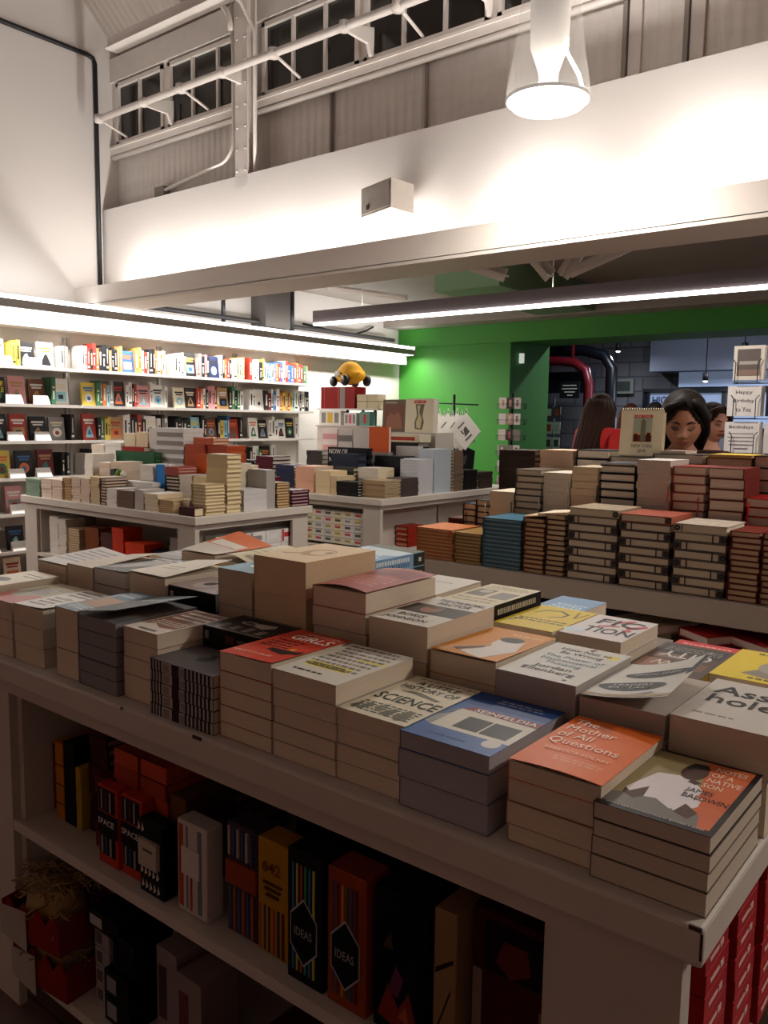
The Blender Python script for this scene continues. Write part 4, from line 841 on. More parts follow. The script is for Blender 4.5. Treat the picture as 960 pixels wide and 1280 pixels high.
T3(-4.68, -4.25, 5.12, 5.185, .34, 5, 'h', 'F', '17171a', '26262a', 'black slipcased book', 'with white lettering on its long spine', th=.015)
T3(-4.16, -3.93, 5.38, 5.44, .36, 12, 's', 'F', 'bdb9b5', 'c4beb8', 'silver-white magazine', 'in the stack right of the orange book')
T3(-4.90, -4.74, 5.5, 5.68, .485, 9, 's', 'F', 'c4bcb6', 'cdc6bf', 'pale grey book', 'left of the orange book, nearer half', cols=['c4bcb6', '77706c'])
T3(-4.73, -4.56, 5.5, 5.68, .49, 9, 's', 'F', 'c4bcb6', 'cdc6bf', 'pale grey book', 'left of the orange book, right half')
T3(-5.09, -4.92, 5.5, 5.68, .49, 10, 's', 'F', 'd8a8a8', 'dcc6c0', 'pink patterned book', 'below the stationery rack', cols=['d29a9a', 'e6d6d0'])
T3(-5.0, -4.82, 5.2, 5.4, .30, 8, 'h', 'F', '3a3532', 'cfc6ba', 'dark-edged book', 'behind the left end of the middle table')
# white letters on the slipcases
for k in range(2):
    o = tag(link('lettering_strip', text_mesh('NOW OF', .2, .042, cov('e6e2da'), bold=.03, up='z', origin=(-4.56, .87+.34-.034-k*.068), z0=5.117)), 'white capital lettering on the %s black slipcase' % ('upper' if k == 0 else 'lower'), 'lettering')
def standing(name, lab, cat, x, y, z, w_, h_, d_, c, art, lean=0, rz=0, group=None):
    t = thing(name, lab, cat, (x, y, z), rz, group); t.rotation_euler = (lean, 0, rz)
    b = MB(); m = cov(c); b.box(0, w_, 0, .003, 0, h_, m).box(0, w_, d_-.003, d_, 0, h_, m).box(0, .003, .003, d_-.003, 0, h_, m)
    lv = 0; lets = []
    for a in art:
        lv += 1; e = -.0003*lv
        if a[0] == 'rect': b.box(a[1]*w_, a[3]*w_, e, 0, a[2]*h_, a[4]*h_, cov(a[5]))
        elif a[0] == 'poly': b.poly([(u*w_, e-.0002, v*h_) for u, v in a[1]], cov(a[2]))
        elif a[0] == 'text': lets.append(text_mesh(a[1], a[4]*w_, a[5]*h_, cov(a[6]), up='z', origin=(a[2]*w_, a[3]*h_), z0=-.0022, **(a[7] if len(a) > 7 else {})))
    c_ = b.build('cover', t); MB().box(.003, w_-.002, .003, d_-.003, .002, h_-.002, page('e2d8c6')).build('page_block', t)
    for q in lets: link('lettering', q, c_)
    return t
standing('hardback_book', 'orange book standing among grey stacks on the middle table', 'hardback', -4.385, 5.30, .87+.306, .21, .205, .03, 'c4592a', [('rect', .1, .1, .9, .12, 'a84a22')])
tag(MB().box(-4.40, -4.17, 5.29, 5.35, .8705, .87+.305, cov('8d8680')).build('hardback_book'), 'grey box file under the standing orange book', 'book')
# tall stand for the display items at the back of the middle table
RY = 5.80
t = thing('display_riser', 'white stepped riser at the back of the middle table', 'stand', (-5.44, RY, .8705))
MB().box(0, .70, 0, .3, 0, .50, TBL).box(.70, 1.36, .02, .3, 0, .465, TBL).build('body', t)
MB().box(-.01, .71, -.01, .31, .50, .515, TBL2).build('top_board', t)
rz_ = .87+.5165
for k, (x, w_, h_, c, c2, lab) in enumerate([(-5.42, .27, .135, 'e6e2da', 'd8b24a', 'white boxed card set with a yellow centre stripe on the riser'), (-5.11, .15, .115, 'e6dedc', 'c06a74', 'small square box with pink lettering on the riser'), (-4.92, .12, .125, '6aa89a', 'b8403a', 'small teal framed card with a red figure on the riser')]):
    b = thing('card_box', lab, 'box', (x, RY+.01, rz_), 0, 'boxed cards on the riser'); m = cov(c)
    MB().box(0, w_, 0, .08, 0, h_, m).build('body', b)
    for q in ((w_*.38, w_*.62, c2), (w_*.1, w_*.3, '8d8884'), (w_*.7, w_*.9, '8d8884')): MB().box(q[0], q[1], -.001, 0, h_*.15, h_*.85, cov(q[2])).build('picture', b)
b = thing('display_shelf', 'thin grey shelf above the boxed cards at the back', 'shelf', (-5.44, RY, rz_+.142))
MB().box(0, .72, 0, .24, 0, .012, cov('e0dad4')).build('board', b)
for x_ in (.285, .475, .62): MB().box(x_, x_+.02, .09, .11, -.1422, 0, DARK).build('support', b)
tz = rz_+.1545
b = thing('gift_box', 'large dark red boxed book beneath the yellow taxi toy', 'book', (-5.42, RY+.03, tz)); MB().box(0, .42, 0, .16, 0, .20, cov('8f2622')).build('body', b)
for q in ((.24, .30, '8f8a84'), (.215, .222, 'b86a62'), (.04, .045, 'b86a62')): MB().box(q[0], q[1], -.001, 0, 0, .20, cov(q[2])).build('stripe', b)
for k in range(2):
    b = thing('small_book', ['cream small book bundle right of the red box, left one', 'cream small book bundle right of the red box, right one'][k], 'bundle', (-4.98+k*.125, RY+.04, tz), 0, 'cream bundles')
    MB().box(0, .118, 0, .12, 0, .125, page('dccfae')).build('page_block', b); MB().box(-.001, .119, -.001, .121, .06, .068, cov('a8946a')).build('strap', b); MB().box(-.001, .119, -.001, .121, .125, .128, cov('e0d6c0')).build('cover', b)
# plush taxi
t = thing('plush_taxi', 'yellow plush taxi toy with checkered band and black wheels', 'toy', (-5.12, RY+.10, tz+.204), -.45)
YEL = mat('e8a81a', .8, noise=.08, scale=60, bump=.2)
def taxi_rad(x, z):
    # half depth of the plush body at (x, z): long low body below, rounded cab above
    lo = 1-(x/.21)**2-((z-.085)/.095)**2; up = 1-((x-.01)/.15)**2-((z-.125)/.105)**2
    return max(.13*math.sqrt(max(0, lo)), .115*math.sqrt(max(0, up)))
n_, m_ = 40, 26; vs = []; b = MB()
for i in range(n_+1):
    x = -.2095+.419*i/n_
    hi = max(.085+.095*math.sqrt(max(0, 1-(x/.21)**2)), .125+.105*math.sqrt(max(0, 1-((x-.01)/.15)**2))); lo = .085-.095*math.sqrt(max(0, 1-(x/.21)**2))*.75
    for j in range(m_):
        a = 2*math.pi*j/m_; z = (hi+lo)/2+(hi-lo)/2*math.sin(a); base_ = max(.015, taxi_rad(x, (hi+lo)/2))
        y_ = -math.cos(a)*base_*(.85 if z > .14 else 1)
        vs.append((x, y_, z))
b.add(vs, [(i*m_+j, i*m_+(j+1) % m_, (i+1)*m_+(j+1) % m_, (i+1)*m_+j) for i in range(n_) for j in range(m_)]+[tuple(range(m_))[::-1], tuple(range(n_*m_, n_*m_+m_))], YEL, True); b.build('body', t)
b = MB()
def P_(x, z):
    hi = max(.085+.095*math.sqrt(max(0, 1-(x/.21)**2)), .125+.105*math.sqrt(max(0, 1-((x-.01)/.15)**2))); lo = .085-.095*math.sqrt(max(0, 1-(x/.21)**2))*.75
    s_ = max(-1, min(1, (z-(hi+lo)/2)/((hi-lo)/2))); return (x, -math.sqrt(1-s_*s_)*max(.015, taxi_rad(x, (hi+lo)/2))-.003, z)
for i in range(9):
    for j in range(3):
        u0 = -.175+i*.022; z0_ = .085+j*.019
        b.poly([P_(u0, z0_), P_(u0+.022, z0_), P_(u0+.022, z0_+.019), P_(u0, z0_+.019)], BLK if (i+j) % 2 == 0 else cov('efe9dc'))
b.build('checker_band', t)
for x, y in ((-.13, -.11), (.14, -.11), (-.13, .11), (.14, .11)):
    MB().lathe([(0, -.025), (.04, -.025), (.05, -.01), (.05, .01), (.04, .025), (0, .025)], BLK, 18).build('wheel', t, (x, y, .05)).rotation_euler = (math.pi/2, 0, 0)
MB().ball((.06, -.118, .115), (.020, .012, .008), BLK, 8, 6).build('eye', t); MB().ball((.15, -.075, .10), (.018, .012, .007), BLK, 8, 6).build('eye', t)
# standing picture books
standing('hardback_book', 'tall book with a brown group portrait standing on the riser', 'hardback', -4.68, RY+.04, .87+.4665, .26, .285, .04, '6f6250', [('rect', .08, .1, .92, .85, '7a5140'), ('poly', [(.15, .1), (.2, .45), (.35, .6), (.5, .5), (.65, .62), (.8, .45), (.85, .1)], '9a6a55'), ('rect', .1, .88, .6, .93, 'b0a48c')], lean=-.05)
standing('boxed_game', 'white box with a long narrow map picture and red banner', 'box', -4.41, RY+.02, .87+.4665, .30, .29, .07, 'e4dcc4', [('rect', .3, .86, .72, .95, 'c83a28'), ('poly', [(.36, .1), (.62, .08), (.68, .3), (.62, .5), (.68, .84), (.36, .84), (.42, .5), (.34, .3)], '6d6f5c'), ('poly', [(.42, .14), (.56, .12), (.6, .4), (.5, .6), (.54, .8), (.42, .8), (.48, .5), (.40, .3)], 'cfc49a'), ('text', 'NEW YORK', .51, .905, .34, .05, 'efe6da', {'bold': .02})], lean=-.04)
b = thing('boxed_game', 'flat cream box with a red strip lying under the map box', 'box', (-4.44, 5.62, .87+.385)); MB().box(0, .34, 0, .16, 0, .065, cov('e0d8bc')).build('body', b); MB().box(.03, .29, -.001, 0, .015, .045, cov('a8432e')).build('stripe', b)
T3(-4.46, -4.12, 5.62, 5.78, .384, 9, 'h', 'F', '1f1e20', 'a8a098', 'black-edged grey book', 'under the flat cream box with a red strip', th=.005)
T3(-4.08, -3.93, 5.45, 5.75, .30, 8, 'h', 'R', '4a4038', 'c8bcaa', 'brown-lined book', 'inner stack behind the grey towers')
# cartons inside the middle table
boxes('souvenir_carton', 'white souvenir carton under the middle table', -5.0, 0, 4.66, 0, .50, 11, 5, .1, .05, ['e2ddd8', 'ddd7cf', 'e6dcb4'], 'cartons under the middle table', ['9a9590', 'b9a24a', 'c0504a', '55504c'], .1, 'x')
boxes('souvenir_carton', 'pale carton on the low shelf under the middle table', -5.0, 0, 4.66, 0, .115, 10, 3, .11, .06, ['d8d2cc', '9a8a7a'], 'low cartons under the middle table', ['6a5a55', 'a89a90'], .1, 'x')
T3(-3.86, -3.74, 5.0, 5.2, .16, 4, 'h', 'R', '8f2a1c', 'b88a6a', 'red-brown box book', 'on the middle table shelf toward the aisle', base=.475, th=.01)
T3(-3.86, -3.74, 5.3, 5.5, .12, 3, 'h', 'R', '6f3a22', 'b88a6a', 'brown box book', 'on the middle table shelf farther along the aisle', base=.475, th=.01)
# ================================================================ right table notebooks
G4 = 'notebooks stacked on the right table'; B4 = .85
def T4(x0, x1, y0, y1, h, n, style, sp, col, pg, adj, where, **k):
    SK(x0, x1, y0, y1, h, n, style, sp, col, pg, adj, where, base=B4, group=G4, cat='notebook', name='notebook', **k)
BE = 'cdbca2'
y0 = 2.85
T4(-2.085, -1.90, y0, y0+.21, .132, 9, 'h', 'L', 'b0683a', 'c9a476', 'orange-tan notebook', 'at the near left corner of the right table', ribbon=('c8321e', [0], .17))
T4(-1.89, -1.762, y0, y0+.21, .128, 9, 'h', 'L', '8a6a3c', 'c4a878', 'olive-tan notebook', 'between the orange-tan and blue glossy stacks')
T4(-1.755, -1.58, y0, y0+.23, .20, 12, 'h', 'L', '3f6478', '9fb4be', 'glossy blue notebook', 'in the shiny blue stack', th=.005, j=.002)
T4(-1.567, -1.478, y0, y0+.2, .215, 12, 'h', 'L', '5b2a1e', 'd2b48c', 'brown-edged notebook', 'in the slim stack right of the blue one')
T4(-1.472, -1.392, y0, y0+.2, .235, 12, 'h', 'L', '4a2c20', 'd8bf9c', 'dark brown-edged notebook', 'in the slim stack left of the fat planners')
def planner(x0, x1, y0, y1, h, n, where, topcol, pat):
    w, l = x1-x0, y1-y0; t0 = h/n; z = B4+.0004
    for i in range(n):
        t = t0-.0003; k = n-1-i; side = i % 2
        lab = 'cream ringed planner, %s in stack %s' % ('bottom one' if i == 0 else ORD[k], where)
        o = thing('planner', lab, 'planner', (x0, y0, z), 0, 'thick planners on the right table'); jit(o, .004)
        kk = ('pl', w, l, round(t, 4), topcol if k == 0 else pat, side)
        if kk not in BMC:
            b = MB(); m = mat(pat, .45, noise=.75, scale=70) if k else mat(topcol, .45, noise=.5, scale=45)
            b.box(0, w, 0, l, 0, .0035, m).box(0, w, 0, l, t-.0035, t, m)
            xs_ = (0, .024) if side else (w-.024, w); b.box(xs_[0], xs_[1], 0, l, .0035, t-.0035, m)
            BMC[kk] = b.mesh('cover')
            b = MB(); b.box(.026 if side else .004, w-.004 if side else w-.026, .004, l-.004, .0037, t-.0037, page('d8cbb4'))
            BMC[kk+('p',)] = b.mesh('page_block')
            b = MB(); cx = .010 if side else w-.010
            b.lathe([(.003, -.003), (.010, -.003), (.010, .0), (.003, .0), (.003, -.003)], DARK, 12)
            me = b.mesh('ring'); BMC[kk+('r',)] = me
            e = MB(); ex = .045 if side else w-.045; e.box(ex-.002, ex+.002, -.001, .001, -.0003, t+.0003, DARK).box(ex-.002, ex+.002, 0, l, t, t+.0006, DARK); BMC[kk+('e',)] = e.mesh('elastic_band')
        link('cover', BMC[kk], o); link('page_block', BMC[kk+('p',)], o)
        q = link('ring', BMC[kk+('r',)], o, (.010 if side else w-.010, -.001, t/2)); q.rotation_euler = (math.pi/2, 0, 0)
        if k > 0: link('elastic_band', BMC[kk+('e',)], o)
        z += t+.0003
planner(-1.383, -1.188, y0, y0+.215, .27, 9, 'left of the red-topped one', '9a8a72', '4a3c34')
planner(-1.180, -.995, y0, y0+.215, .262, 9, 'with the red patterned top', '9a4a34', '4a3634')
planner(-.985, -.808, y0, y0+.215, .245, 8, 'with the speckled floral top', 'b5a898', '55463c')
T4(-.795, -.70, y0, y0+.2, .235, 12, 'h', 'L', '6a2a20', 'd2b898', 'dark red-edged notebook', 'right of the floral-topped planners')
T4(-.695, -.60, y0, y0+.2, .235, 12, 'h', 'L', '5a2420', 'd2b898', 'dark red-edged notebook', 'second stack right of the floral-topped planners')
T4(-.59, -.40, y0, y0+.2, .23, 8, 'h', 'L', '4a3c34', 'd2b898', 'brown-edged notebook', 'third stack right of the planners')
y0 = 3.11
T4(-2.10, -2.03, y0, y0+.16, .15, 8, 'h', 'F', '5a2a20', 'cfa890', 'small ribbed red notebook', 'second row, leftmost on the right table', ribbon=('b8301e', [1], .02))
T4(-2.02, -1.955, y0, y0+.2, .22, 8, 'h', 'L', '1f2630', BE, 'black-edged notebook', 'second row, left of the cream one', ribbon=('2a3c5a', [1], .02))
T4(-1.95, -1.89, y0, y0+.2, .24, 9, 'h', 'L', '2a2420', BE, 'dark-edged notebook', 'second row behind the olive-tan stack', ribbon=('e0dcd2', [0, 2], .05))
T4(-1.884, -1.765, y0, y0+.2, .285, 10, 's', 'L', 'd6ccb8', 'd0c2a8', 'cream notebook', 'second row behind the blue glossy stack', ribbon=('2a2a2e', [1], .11))
T4(-1.76, -1.635, y0, y0+.2, .385, 14, 'h', 'L', '5a5048', 'c9bba2', 'grey-edged notebook', 'in the tall second-row stack with white ribbons', ribbon=('e6e0d6', [4, 6], .12))
T4(-1.627, -1.507, y0, y0+.2, .378, 14, 's', 'L', 'cfc6b8', 'c8baa6', 'pale notebook', 'tall second-row stack with white ribbons, pale one', ribbon=('e6e0d6', [1, 3, 6], .11))
T4(-1.50, -1.388, y0, y0+.2, .408, 14, 's', 'L', 'b8a890', 'ccb69a', 'beige notebook', 'second row, left of the black elastic stack', ribbon=('2d4250', [2, 5], .11))
T4(-1.378, -1.233, y0, y0+.2, .42, 13, 'h', 'R', '151417', 'd2c8bc', 'black notebook with elastic', 'second row under the calendar', ribbon=('151417', [2, 4, 6, 8], .03), th=.004)
T4(-1.226, -1.095, y0, y0+.2, .447, 16, 's', 'L', 'cfcac4', 'bdb2a6', 'grey-white notebook', 'second row, right of the black elastic stack', ribbon=('d8602a', [3, 5, 7], .125))
T4(-1.088, -.966, y0, y0+.2, .428, 13, 'h', 'L', '8a4038', 'd8c6b4', 'dusty red notebook', 'second row with the hanging red ribbons', ribbon=('c83a26', [3, 6, 9], .1))
T4(-.958, -.832, y0, y0+.2, .428, 11, 'h', 'R', '6a2c26', 'd8c6b4', 'rose-edged notebook', 'second row near the yellow-topped one', ribbon=('5a2420', [1, 4, 7], .03))
T4(-.822, -.70, y0, y0+.2, .325, 10, 'h', 'L', 'a02620', 'd8c2b4', 'bright red-edged notebook', 'second row at the right picture edge', ribbon=('d82a20', [0, 2, 4], .01))
T4(-.69, -.57, y0, y0+.2, .33, 10, 'h', 'L', '902620', 'd8c2b4', 'bright red-edged notebook', 'second row beyond the right picture edge')
y0 = 3.37
T4(-1.995, -1.81, y0, y0+.2, .455, 18, 'h', 'F', '3c322c', 'a89680', 'dark ribbed notebook', 'back row, leftmost tall stack', th=.004)
T4(-1.785, -1.625, y0, y0+.2, .462, 14, 's', 'F', 'c9ad94', 'd2b8a0', 'peach ruled notebook', 'back row behind the white ribboned stack')
T4(-1.607, -1.46, y0, y0+.2, .468, 12, 'h', 'L', '1c1a1b', 'd6ccc0', 'black banded notebook', 'back row, left of the calendar', th=.004)
T4(-1.45, -1.27, y0, y0+.2, .445, 12, 'h', 'L', '55504c', 'd6ccc0', 'grey notebook', 'back row beneath the calendar')
T4(-1.262, -1.06, y0, y0+.2, .463, 12, 'h', 'L', '4a4440', 'd6ccc0', 'grey-edged notebook', 'back row in front of the young woman')
T4(-1.05, -.878, y0, y0+.2, .455, 10, 'h', 'L', '4a3630', 'd2bca2', 'brown-edged notebook', 'back row under the yellow notebook')
T4(-.868, -.76, y0, y0+.2, .468, 10, 'h', 'L', '3a2a26', 'd2c0b0', 'wide-banded notebook', 'back row at the right picture edge')
T4(-.75, -.6, y0, y0+.2, .46, 10, 'h', 'L', '3a2a26', 'd2c0b0', 'dark notebook', 'back row beyond the right picture edge')
tag(link('notebook', hard_one(.165, .19, .012, 'd8b83a', 'd8c8b0'), None, (-1.045, y0+.005, B4+.4558)), 'yellow notebook lying on the brown-edged back row stack', 'notebook')
tag(link('notebook', soft_one(.10, .14, .012, '9a8a86', 'd8c8b0'), None, (-1.24, y0+.02, B4+.4635)), 'small grey booklet lying in front of the young woman', 'notebook')
tag(link('notebook', soft_one(.14, .21, .008, '4a4c52', 'c8c0b8'), None, (-1.375, 3.105, B4+.4206), .03), 'dark slate pamphlet on the black elastic stack below the calendar', 'notebook')
# open notebook leaning over the brown stacks
t = thing('notebook', 'cream notebook with open black-edged cover tilted over the slim brown stacks', 'notebook', (-1.567, 2.84, B4+.218)); t.rotation_euler = (0, -.10, .06)
MB().box(0, .18, 0, .17, .0, .004, cov('d0b890')).build('cover', t); MB().box(.06, .175, .005, .165, .004, .012, page()).build('page_block', t)
# calendar
CZ = B4+.4475
t = thing('desk_calendar', 'cream spiral desk calendar with a skyscraper picture, standing on the notebooks', 'calendar', (-1.42, 3.385, CZ), .22); t.rotation_euler = (-.1, 0, .18)
MB().box(0, .175, 0, .006, 0, .195, cov('e6dcbc')).build('page_block', t)
b = MB()
for k in range(18): b.tube([(.006+k*.0096, .003, .190), (.006+k*.0096, -.003, .197), (.006+k*.0096, .003, .203), (.006+k*.0096, .009, .197)], .0014, cov('d8d0b8'), 5)
b.build('spiral_binding', t)
MB().box(0, .175, .05, .054, 0, .19, cov('ddd2b4')).prism([(.0, .0), (.055, 0), (.055, .003), (0, .003)], 'x', 0, .175, cov('ddd2b4')).build('stand_back', t)
b = MB().box(.055, .13, -.0008, 0, .062, .172, cov('d9a872')).box(.055, .13, -.0010, 0, .10, .165, cov('a9b09a')).box(.055, .13, -.0012, 0, .062, .09, cov('7a3a28')).box(.055, .13, -.0013, 0, .162, .174, cov('c9402a'))
b.box(.084, .104, -.0016, 0, .066, .15, cov('7d7a66')).box(.088, .100, -.0018, 0, .15, .156, cov('7d7a66')).box(.060, .072, -.0016, 0, .062, .095, cov('4a2a22')).box(.11, .125, -.0016, 0, .062, .10, cov('4a2a22')).build('picture', t)
link('lettering', text_mesh('NEW YORK', .066, .009, cov('f0d8c0'), up='z', origin=(.0925, .168), z0=-.002, bold=.02), t)
link('lettering', text_mesh('NEW YORK\n2018', .085, .034, cov('5a5648'), up='z', origin=(.0925, .034), z0=-.001), t)
# diaries on the shelf under the right table
ry = 2.87
for k, (x, rz, c, lab) in enumerate([(-1.15, -.5, 'b9ab98', 'cream spiral notebook lying under the right table edge'), (-.95, -.6, 'a82424', 'dark red diary lying aslant under the right table edge'), (-.78, -.55, '98242a', 'second red diary lying aslant, nearer the right picture edge'), (-.62, -.4, '5a2026', 'maroon ringed binder at the right picture edge under the table'), (-1.35, -.3, '55606a', 'grey notebook under the right table left of the diaries'), (-.45, -.5, '6a2222', 'red diary under the right table beyond the picture edge')]):
    t = thing('diary', lab, 'diary', (x, ry-.02, .456+.247), rz, 'diaries under the right table'); w_, l_, th_ = .15, .21, .03
    z_ = 0
    MB().box(0, w_, 0, l_, 0, .003, cov(c)).box(0, w_, 0, l_, th_-.003, th_, cov(c)).box(0, .003, 0, l_, .003, th_-.003, cov(c)).build('cover', t); MB().box(.003, w_-.004, .004, l_-.004, .003, th_-.003, page('dcc8c0')).build('page_block', t)
for k in range(8):
    x = -2.0+k*.21
    T4b = [('7a2a22', 'dark red'), ('8f8578', 'grey'), ('5a2026', 'maroon')][k % 3]
    small_stack(x, x+.17, 2.90, 3.11, .245, 8, 'h', 'F', T4b[0], 'b89a88', T4b[1]+' diary', 'in stack %s from the left under the right table' % NUM[k], base=.455, group='notebooks stored under the right table', cat='diary', name='diary')
# ================================================================ shelves inside the front table
UZ = .4755
def box_item(name, lab, cat, x, y, z, w_, d_, h_, c, parts=(), rz=0, group=None, lets=()):
    t = thing(name, lab, cat, (x, y, z), rz, group)
    bevel(MB().box(0, w_, 0, d_, 0, h_, cov(c)).build('body', t), .0015, 1)
    b = MB(); lv = 0
    for a in parts:
        lv += 1; e = -.0004*lv
        if a[0] == 'rect': b.box(a[1]*w_, a[3]*w_, e, 0, a[2]*h_, a[4]*h_, cov(a[5]))
        else: b.poly([(u*w_, e-.0002, v*h_) for u, v in a[1]], cov(a[2]))
    if parts: b.build('label_panel', t)
    for s, u, v, wd, ht, col in lets:
        link('lettering', text_mesh(s, wd*w_, ht*h_ if ht else None, cov(col), up='z', origin=(u*w_, v*h_), z0=-.0004*lv-.0012, bold=.02), t)
    return t
Y0 = 1.0
box_item('hardback_book', 'maroon book standing at the left end of the shelf under the front table', 'book', -1.835, Y0+.02, UZ, .045, .13, .165, '5a1f1c', [('rect', .1, .2, .9, .25, '8a3a2a'), ('rect', .1, .6, .9, .65, '8a3a2a')])
box_item('hardback_book', 'orange and black book standing beside the maroon one', 'book', -1.785, Y0, UZ, .035, .14, .19, 'b8701e', [('rect', 0, .2, 1, .22, '6b3a12'), ('rect', 0, .45, 1, .47, '6b3a12'), ('rect', 0, .7, 1, .72, '6b3a12')])
box_item('hardback_book', 'tall black book beside the orange one under the front table', 'book', -1.748, Y0, UZ, .045, .14, .20, '121214')
box_item('hardback_book', 'mustard yellow thin book under the front table', 'book', -1.698, Y0, UZ, .022, .13, .15, 'a88a22')
GU = 'books piled under the front table'
small_stack(-1.668, -1.60, 1.02, 1.13, .255, 11, 'h', 'F', '3a1418', 'b09890', 'dark red thin book', 'in the first pile under the front table', base=UZ, group=GU, th=.004)
box_item('pencil_box', 'black box at the rear of the SPACE pencil boxes, hexagon label', 'box', -1.595, .985, UZ, .055, .04, .165, '5a1a22', [('poly', [(.0, .4), (.5, .3), (1, .4), (1, .75), (.5, .85), (0, .75)], '0e0e12')], group='pencil boxes')
for k, (x, c) in enumerate([(-1.535, 'b3341f'), (-1.455, 'b3341f')]):
    nmk = ['left', 'right'][k]
    box_item('pencil_box', '%s red and black box of pencils with a SPACE band' % nmk, 'box', x, .955+.004*k, UZ, .072, .03, .175, c, [('rect', .06, .12, .88, .38, '15161c'), ('rect', 0, .38, 1, .66, '0c0d12'), ('rect', .06, .68, .88, .97, '15161c'), ('rect', .2, .7, .24, .95, 'b8b2a8'), ('rect', .42, .7, .46, .95, '7a2020'), ('rect', .64, .7, .68, .95, 'b8b2a8'), ('rect', .2, .14, .24, .36, 'b8b2a8'), ('rect', .42, .14, .46, .36, '5a5a8a'), ('rect', .64, .14, .68, .36, 'b8b2a8')], group='pencil boxes', lets=[('SPACE', .5, .56, .8, .075, 'd8d4cc')])
box_item('pencil_box', 'black and white doodle box with a pale label', 'box', -1.372, .945, UZ, .078, .035, .155, '121214', [('poly', [(.08+.17*(i % 5), .06+.2*(i//5)), (.2+.17*(i % 5), .1+.2*(i//5)), (.12+.17*(i % 5), .19+.2*(i//5))], 'cfc8bc') for i in range(25) if .05+.17*(i % 5) < .9][:22]+[('rect', .1, .4, .85, .75, 'b8ab98'), ('rect', .3, .62, .7, .65, '5a4a40')], group='pencil boxes')
for k, x in enumerate((-1.525, -1.43)):
    small_stack(x, x+.085, .992, 1.12, .245, 7, 'h', 'F', 'a8442a', 'c05a3a', 'orange red slim book', 'in pile %s behind the pencil boxes' % NUM[k], base=UZ, group=GU, th=.006, cols=['b84a30', '9c3a24'])
box_item('gift_box', 'brown side-on box behind the doodle box', 'box', -1.33, .99, UZ, .05, .12, .2, '5a3a22')
box_item('pencil_box', 'white box printed with orange pencils and a white label', 'box', -1.262, .955, UZ, .088, .04, .185, 'c9bfb4', [('rect', .05, .05, .2, .95, 'a8482e'), ('rect', .3, .05, .36, .95, '7d7a80'), ('rect', .7, .05, .82, .95, '6a7a90'), ('rect', .15, .42, .75, .72, 'd8cfc4'), ('rect', .45, .05, .5, .4, 'a8482e')], group='pencil boxes')
box_item('pencil_box', 'patterned blue and orange box of pencils with dashed rows', 'box', -1.135, .972, UZ, .082, .05, .215, '3a2f3c', [('rect', .05+.15*i, .02, .12+.15*i, .42, ['46506e', 'a0522d'][i % 2]) for i in range(6)]+[('rect', .05+.15*i, .7, .12+.15*i, .96, ['a89a90', '46506e'][i % 2]) for i in range(6)]+[('rect', 0, .45, 1, .66, '8a3e22')], group='pencil boxes')
box_item('pencil_box', 'mustard yellow box of pencils numbered 642', 'box', -1.048, .968, UZ, .078, .05, .215, 'a87818', [('rect', .05+.15*i, .02, .11+.15*i, .42, ['a8461e', '2f3a5a', '5a2a20'][i % 3]) for i in range(6)]+[('rect', .2, .62, .8, .64, '5a3a10'), ('rect', .25, .57, .75, .59, '5a3a10'), ('rect', .3, .52, .7, .54, '5a3a10')], group='pencil boxes', lets=[('642', .5, .78, .6, .10, '6a3a10')])
HEX = [(.12, .28), (.12, .52), (.5, .66), (.88, .52), (.88, .28), (.5, .14)]
HEX2 = [(.5+(x-.5)*.93, .4+(y-.4)*.93) for x, y in HEX]
for k, (x, c, cc) in enumerate([(-.955, '141416', ['3a6aa0', 'b8b03a', 'b04a2a', '3a8a5a']), (-.862, '8a3a1c', ['2f4a6a', '4a2a2a', 'b87a2a', '2a5a4a'])]):
    box_item('pencil_box', ['black box of coloured pencils with a hexagon IDEAS label', 'rust orange box of coloured pencils with a hexagon IDEAS label'][k], 'box', x, .95, UZ, .082, .06, .235, c, [('rect', .14+.12*i, .08, .19+.12*i, .9, cc[i % 4]) for i in range(6)]+[('poly', HEX, 'a8a49c'), ('poly', HEX2, '0b0c10')], group='pencil boxes', lets=[('IDEAS', .5, .4, .5, .065, '8d8a86')])
box_item('gift_box', 'black box with a red and orange floral picture', 'box', -.768, .955, UZ, .10, .09, .235, '0d0b0e', [('poly', [(.1, .1), (.3, .35), (.5, .2), (.7, .35), (.85, .15), (.6, .05)], '7a2a26'), ('poly', [(.3, .3), (.45, .5), (.6, .42), (.5, .28)], '5a2f4a'), ('poly', [(.5, .15), (.66, .25), (.72, .12)], 'a0502a'), ('poly', [(.2, .6), (.35, .72), (.4, .6)], '4a3a2a')])
box_item('hardback_book', 'tan slim book with dark scribbles leaning under the front table', 'book', -.66, .965, UZ, .04, .12, .235, '8f7350', [('poly', [(.1, .6), (.9, .7), (.9, .67), (.1, .56)], '2a1f18'), ('poly', [(.2, .2), (.8, .5), (.8, .46), (.2, .16)], '2a1f18')])
box_item('gift_box', 'dark red box with a picture of a dark bowl near the right post', 'box', -.612, 1.0, UZ, .13, .1, .24, '3c120c', [('rect', 0, 0, .12, .6, '8a7a6a'), ('rect', .15, .62, .95, .95, '140c0c'), ('poly', [(.3, .7), (.5, .62), (.75, .7), (.7, .85), (.4, .85)], '55221c'), ('rect', .86, 0, .96, .5, '7a5f4a')])
for k in range(3):
    small_stack(-1.80+k*.16, -1.66+k*.16, 1.17, 1.33, .2, 6, 'h', 'F', '2a1a1a', '7a6a60', 'dark book', 'in rear pile %s under the front table' % NUM[k], base=UZ, group=GU)
for k in range(4):
    small_stack(-1.10+k*.15, -.97+k*.15, 1.12, 1.30, .22, 6, 'h', 'F', '1f1a1c', '6a5a54', 'dark book', 'in rear pile %s behind the IDEAS boxes' % NUM[k], base=UZ, group=GU)
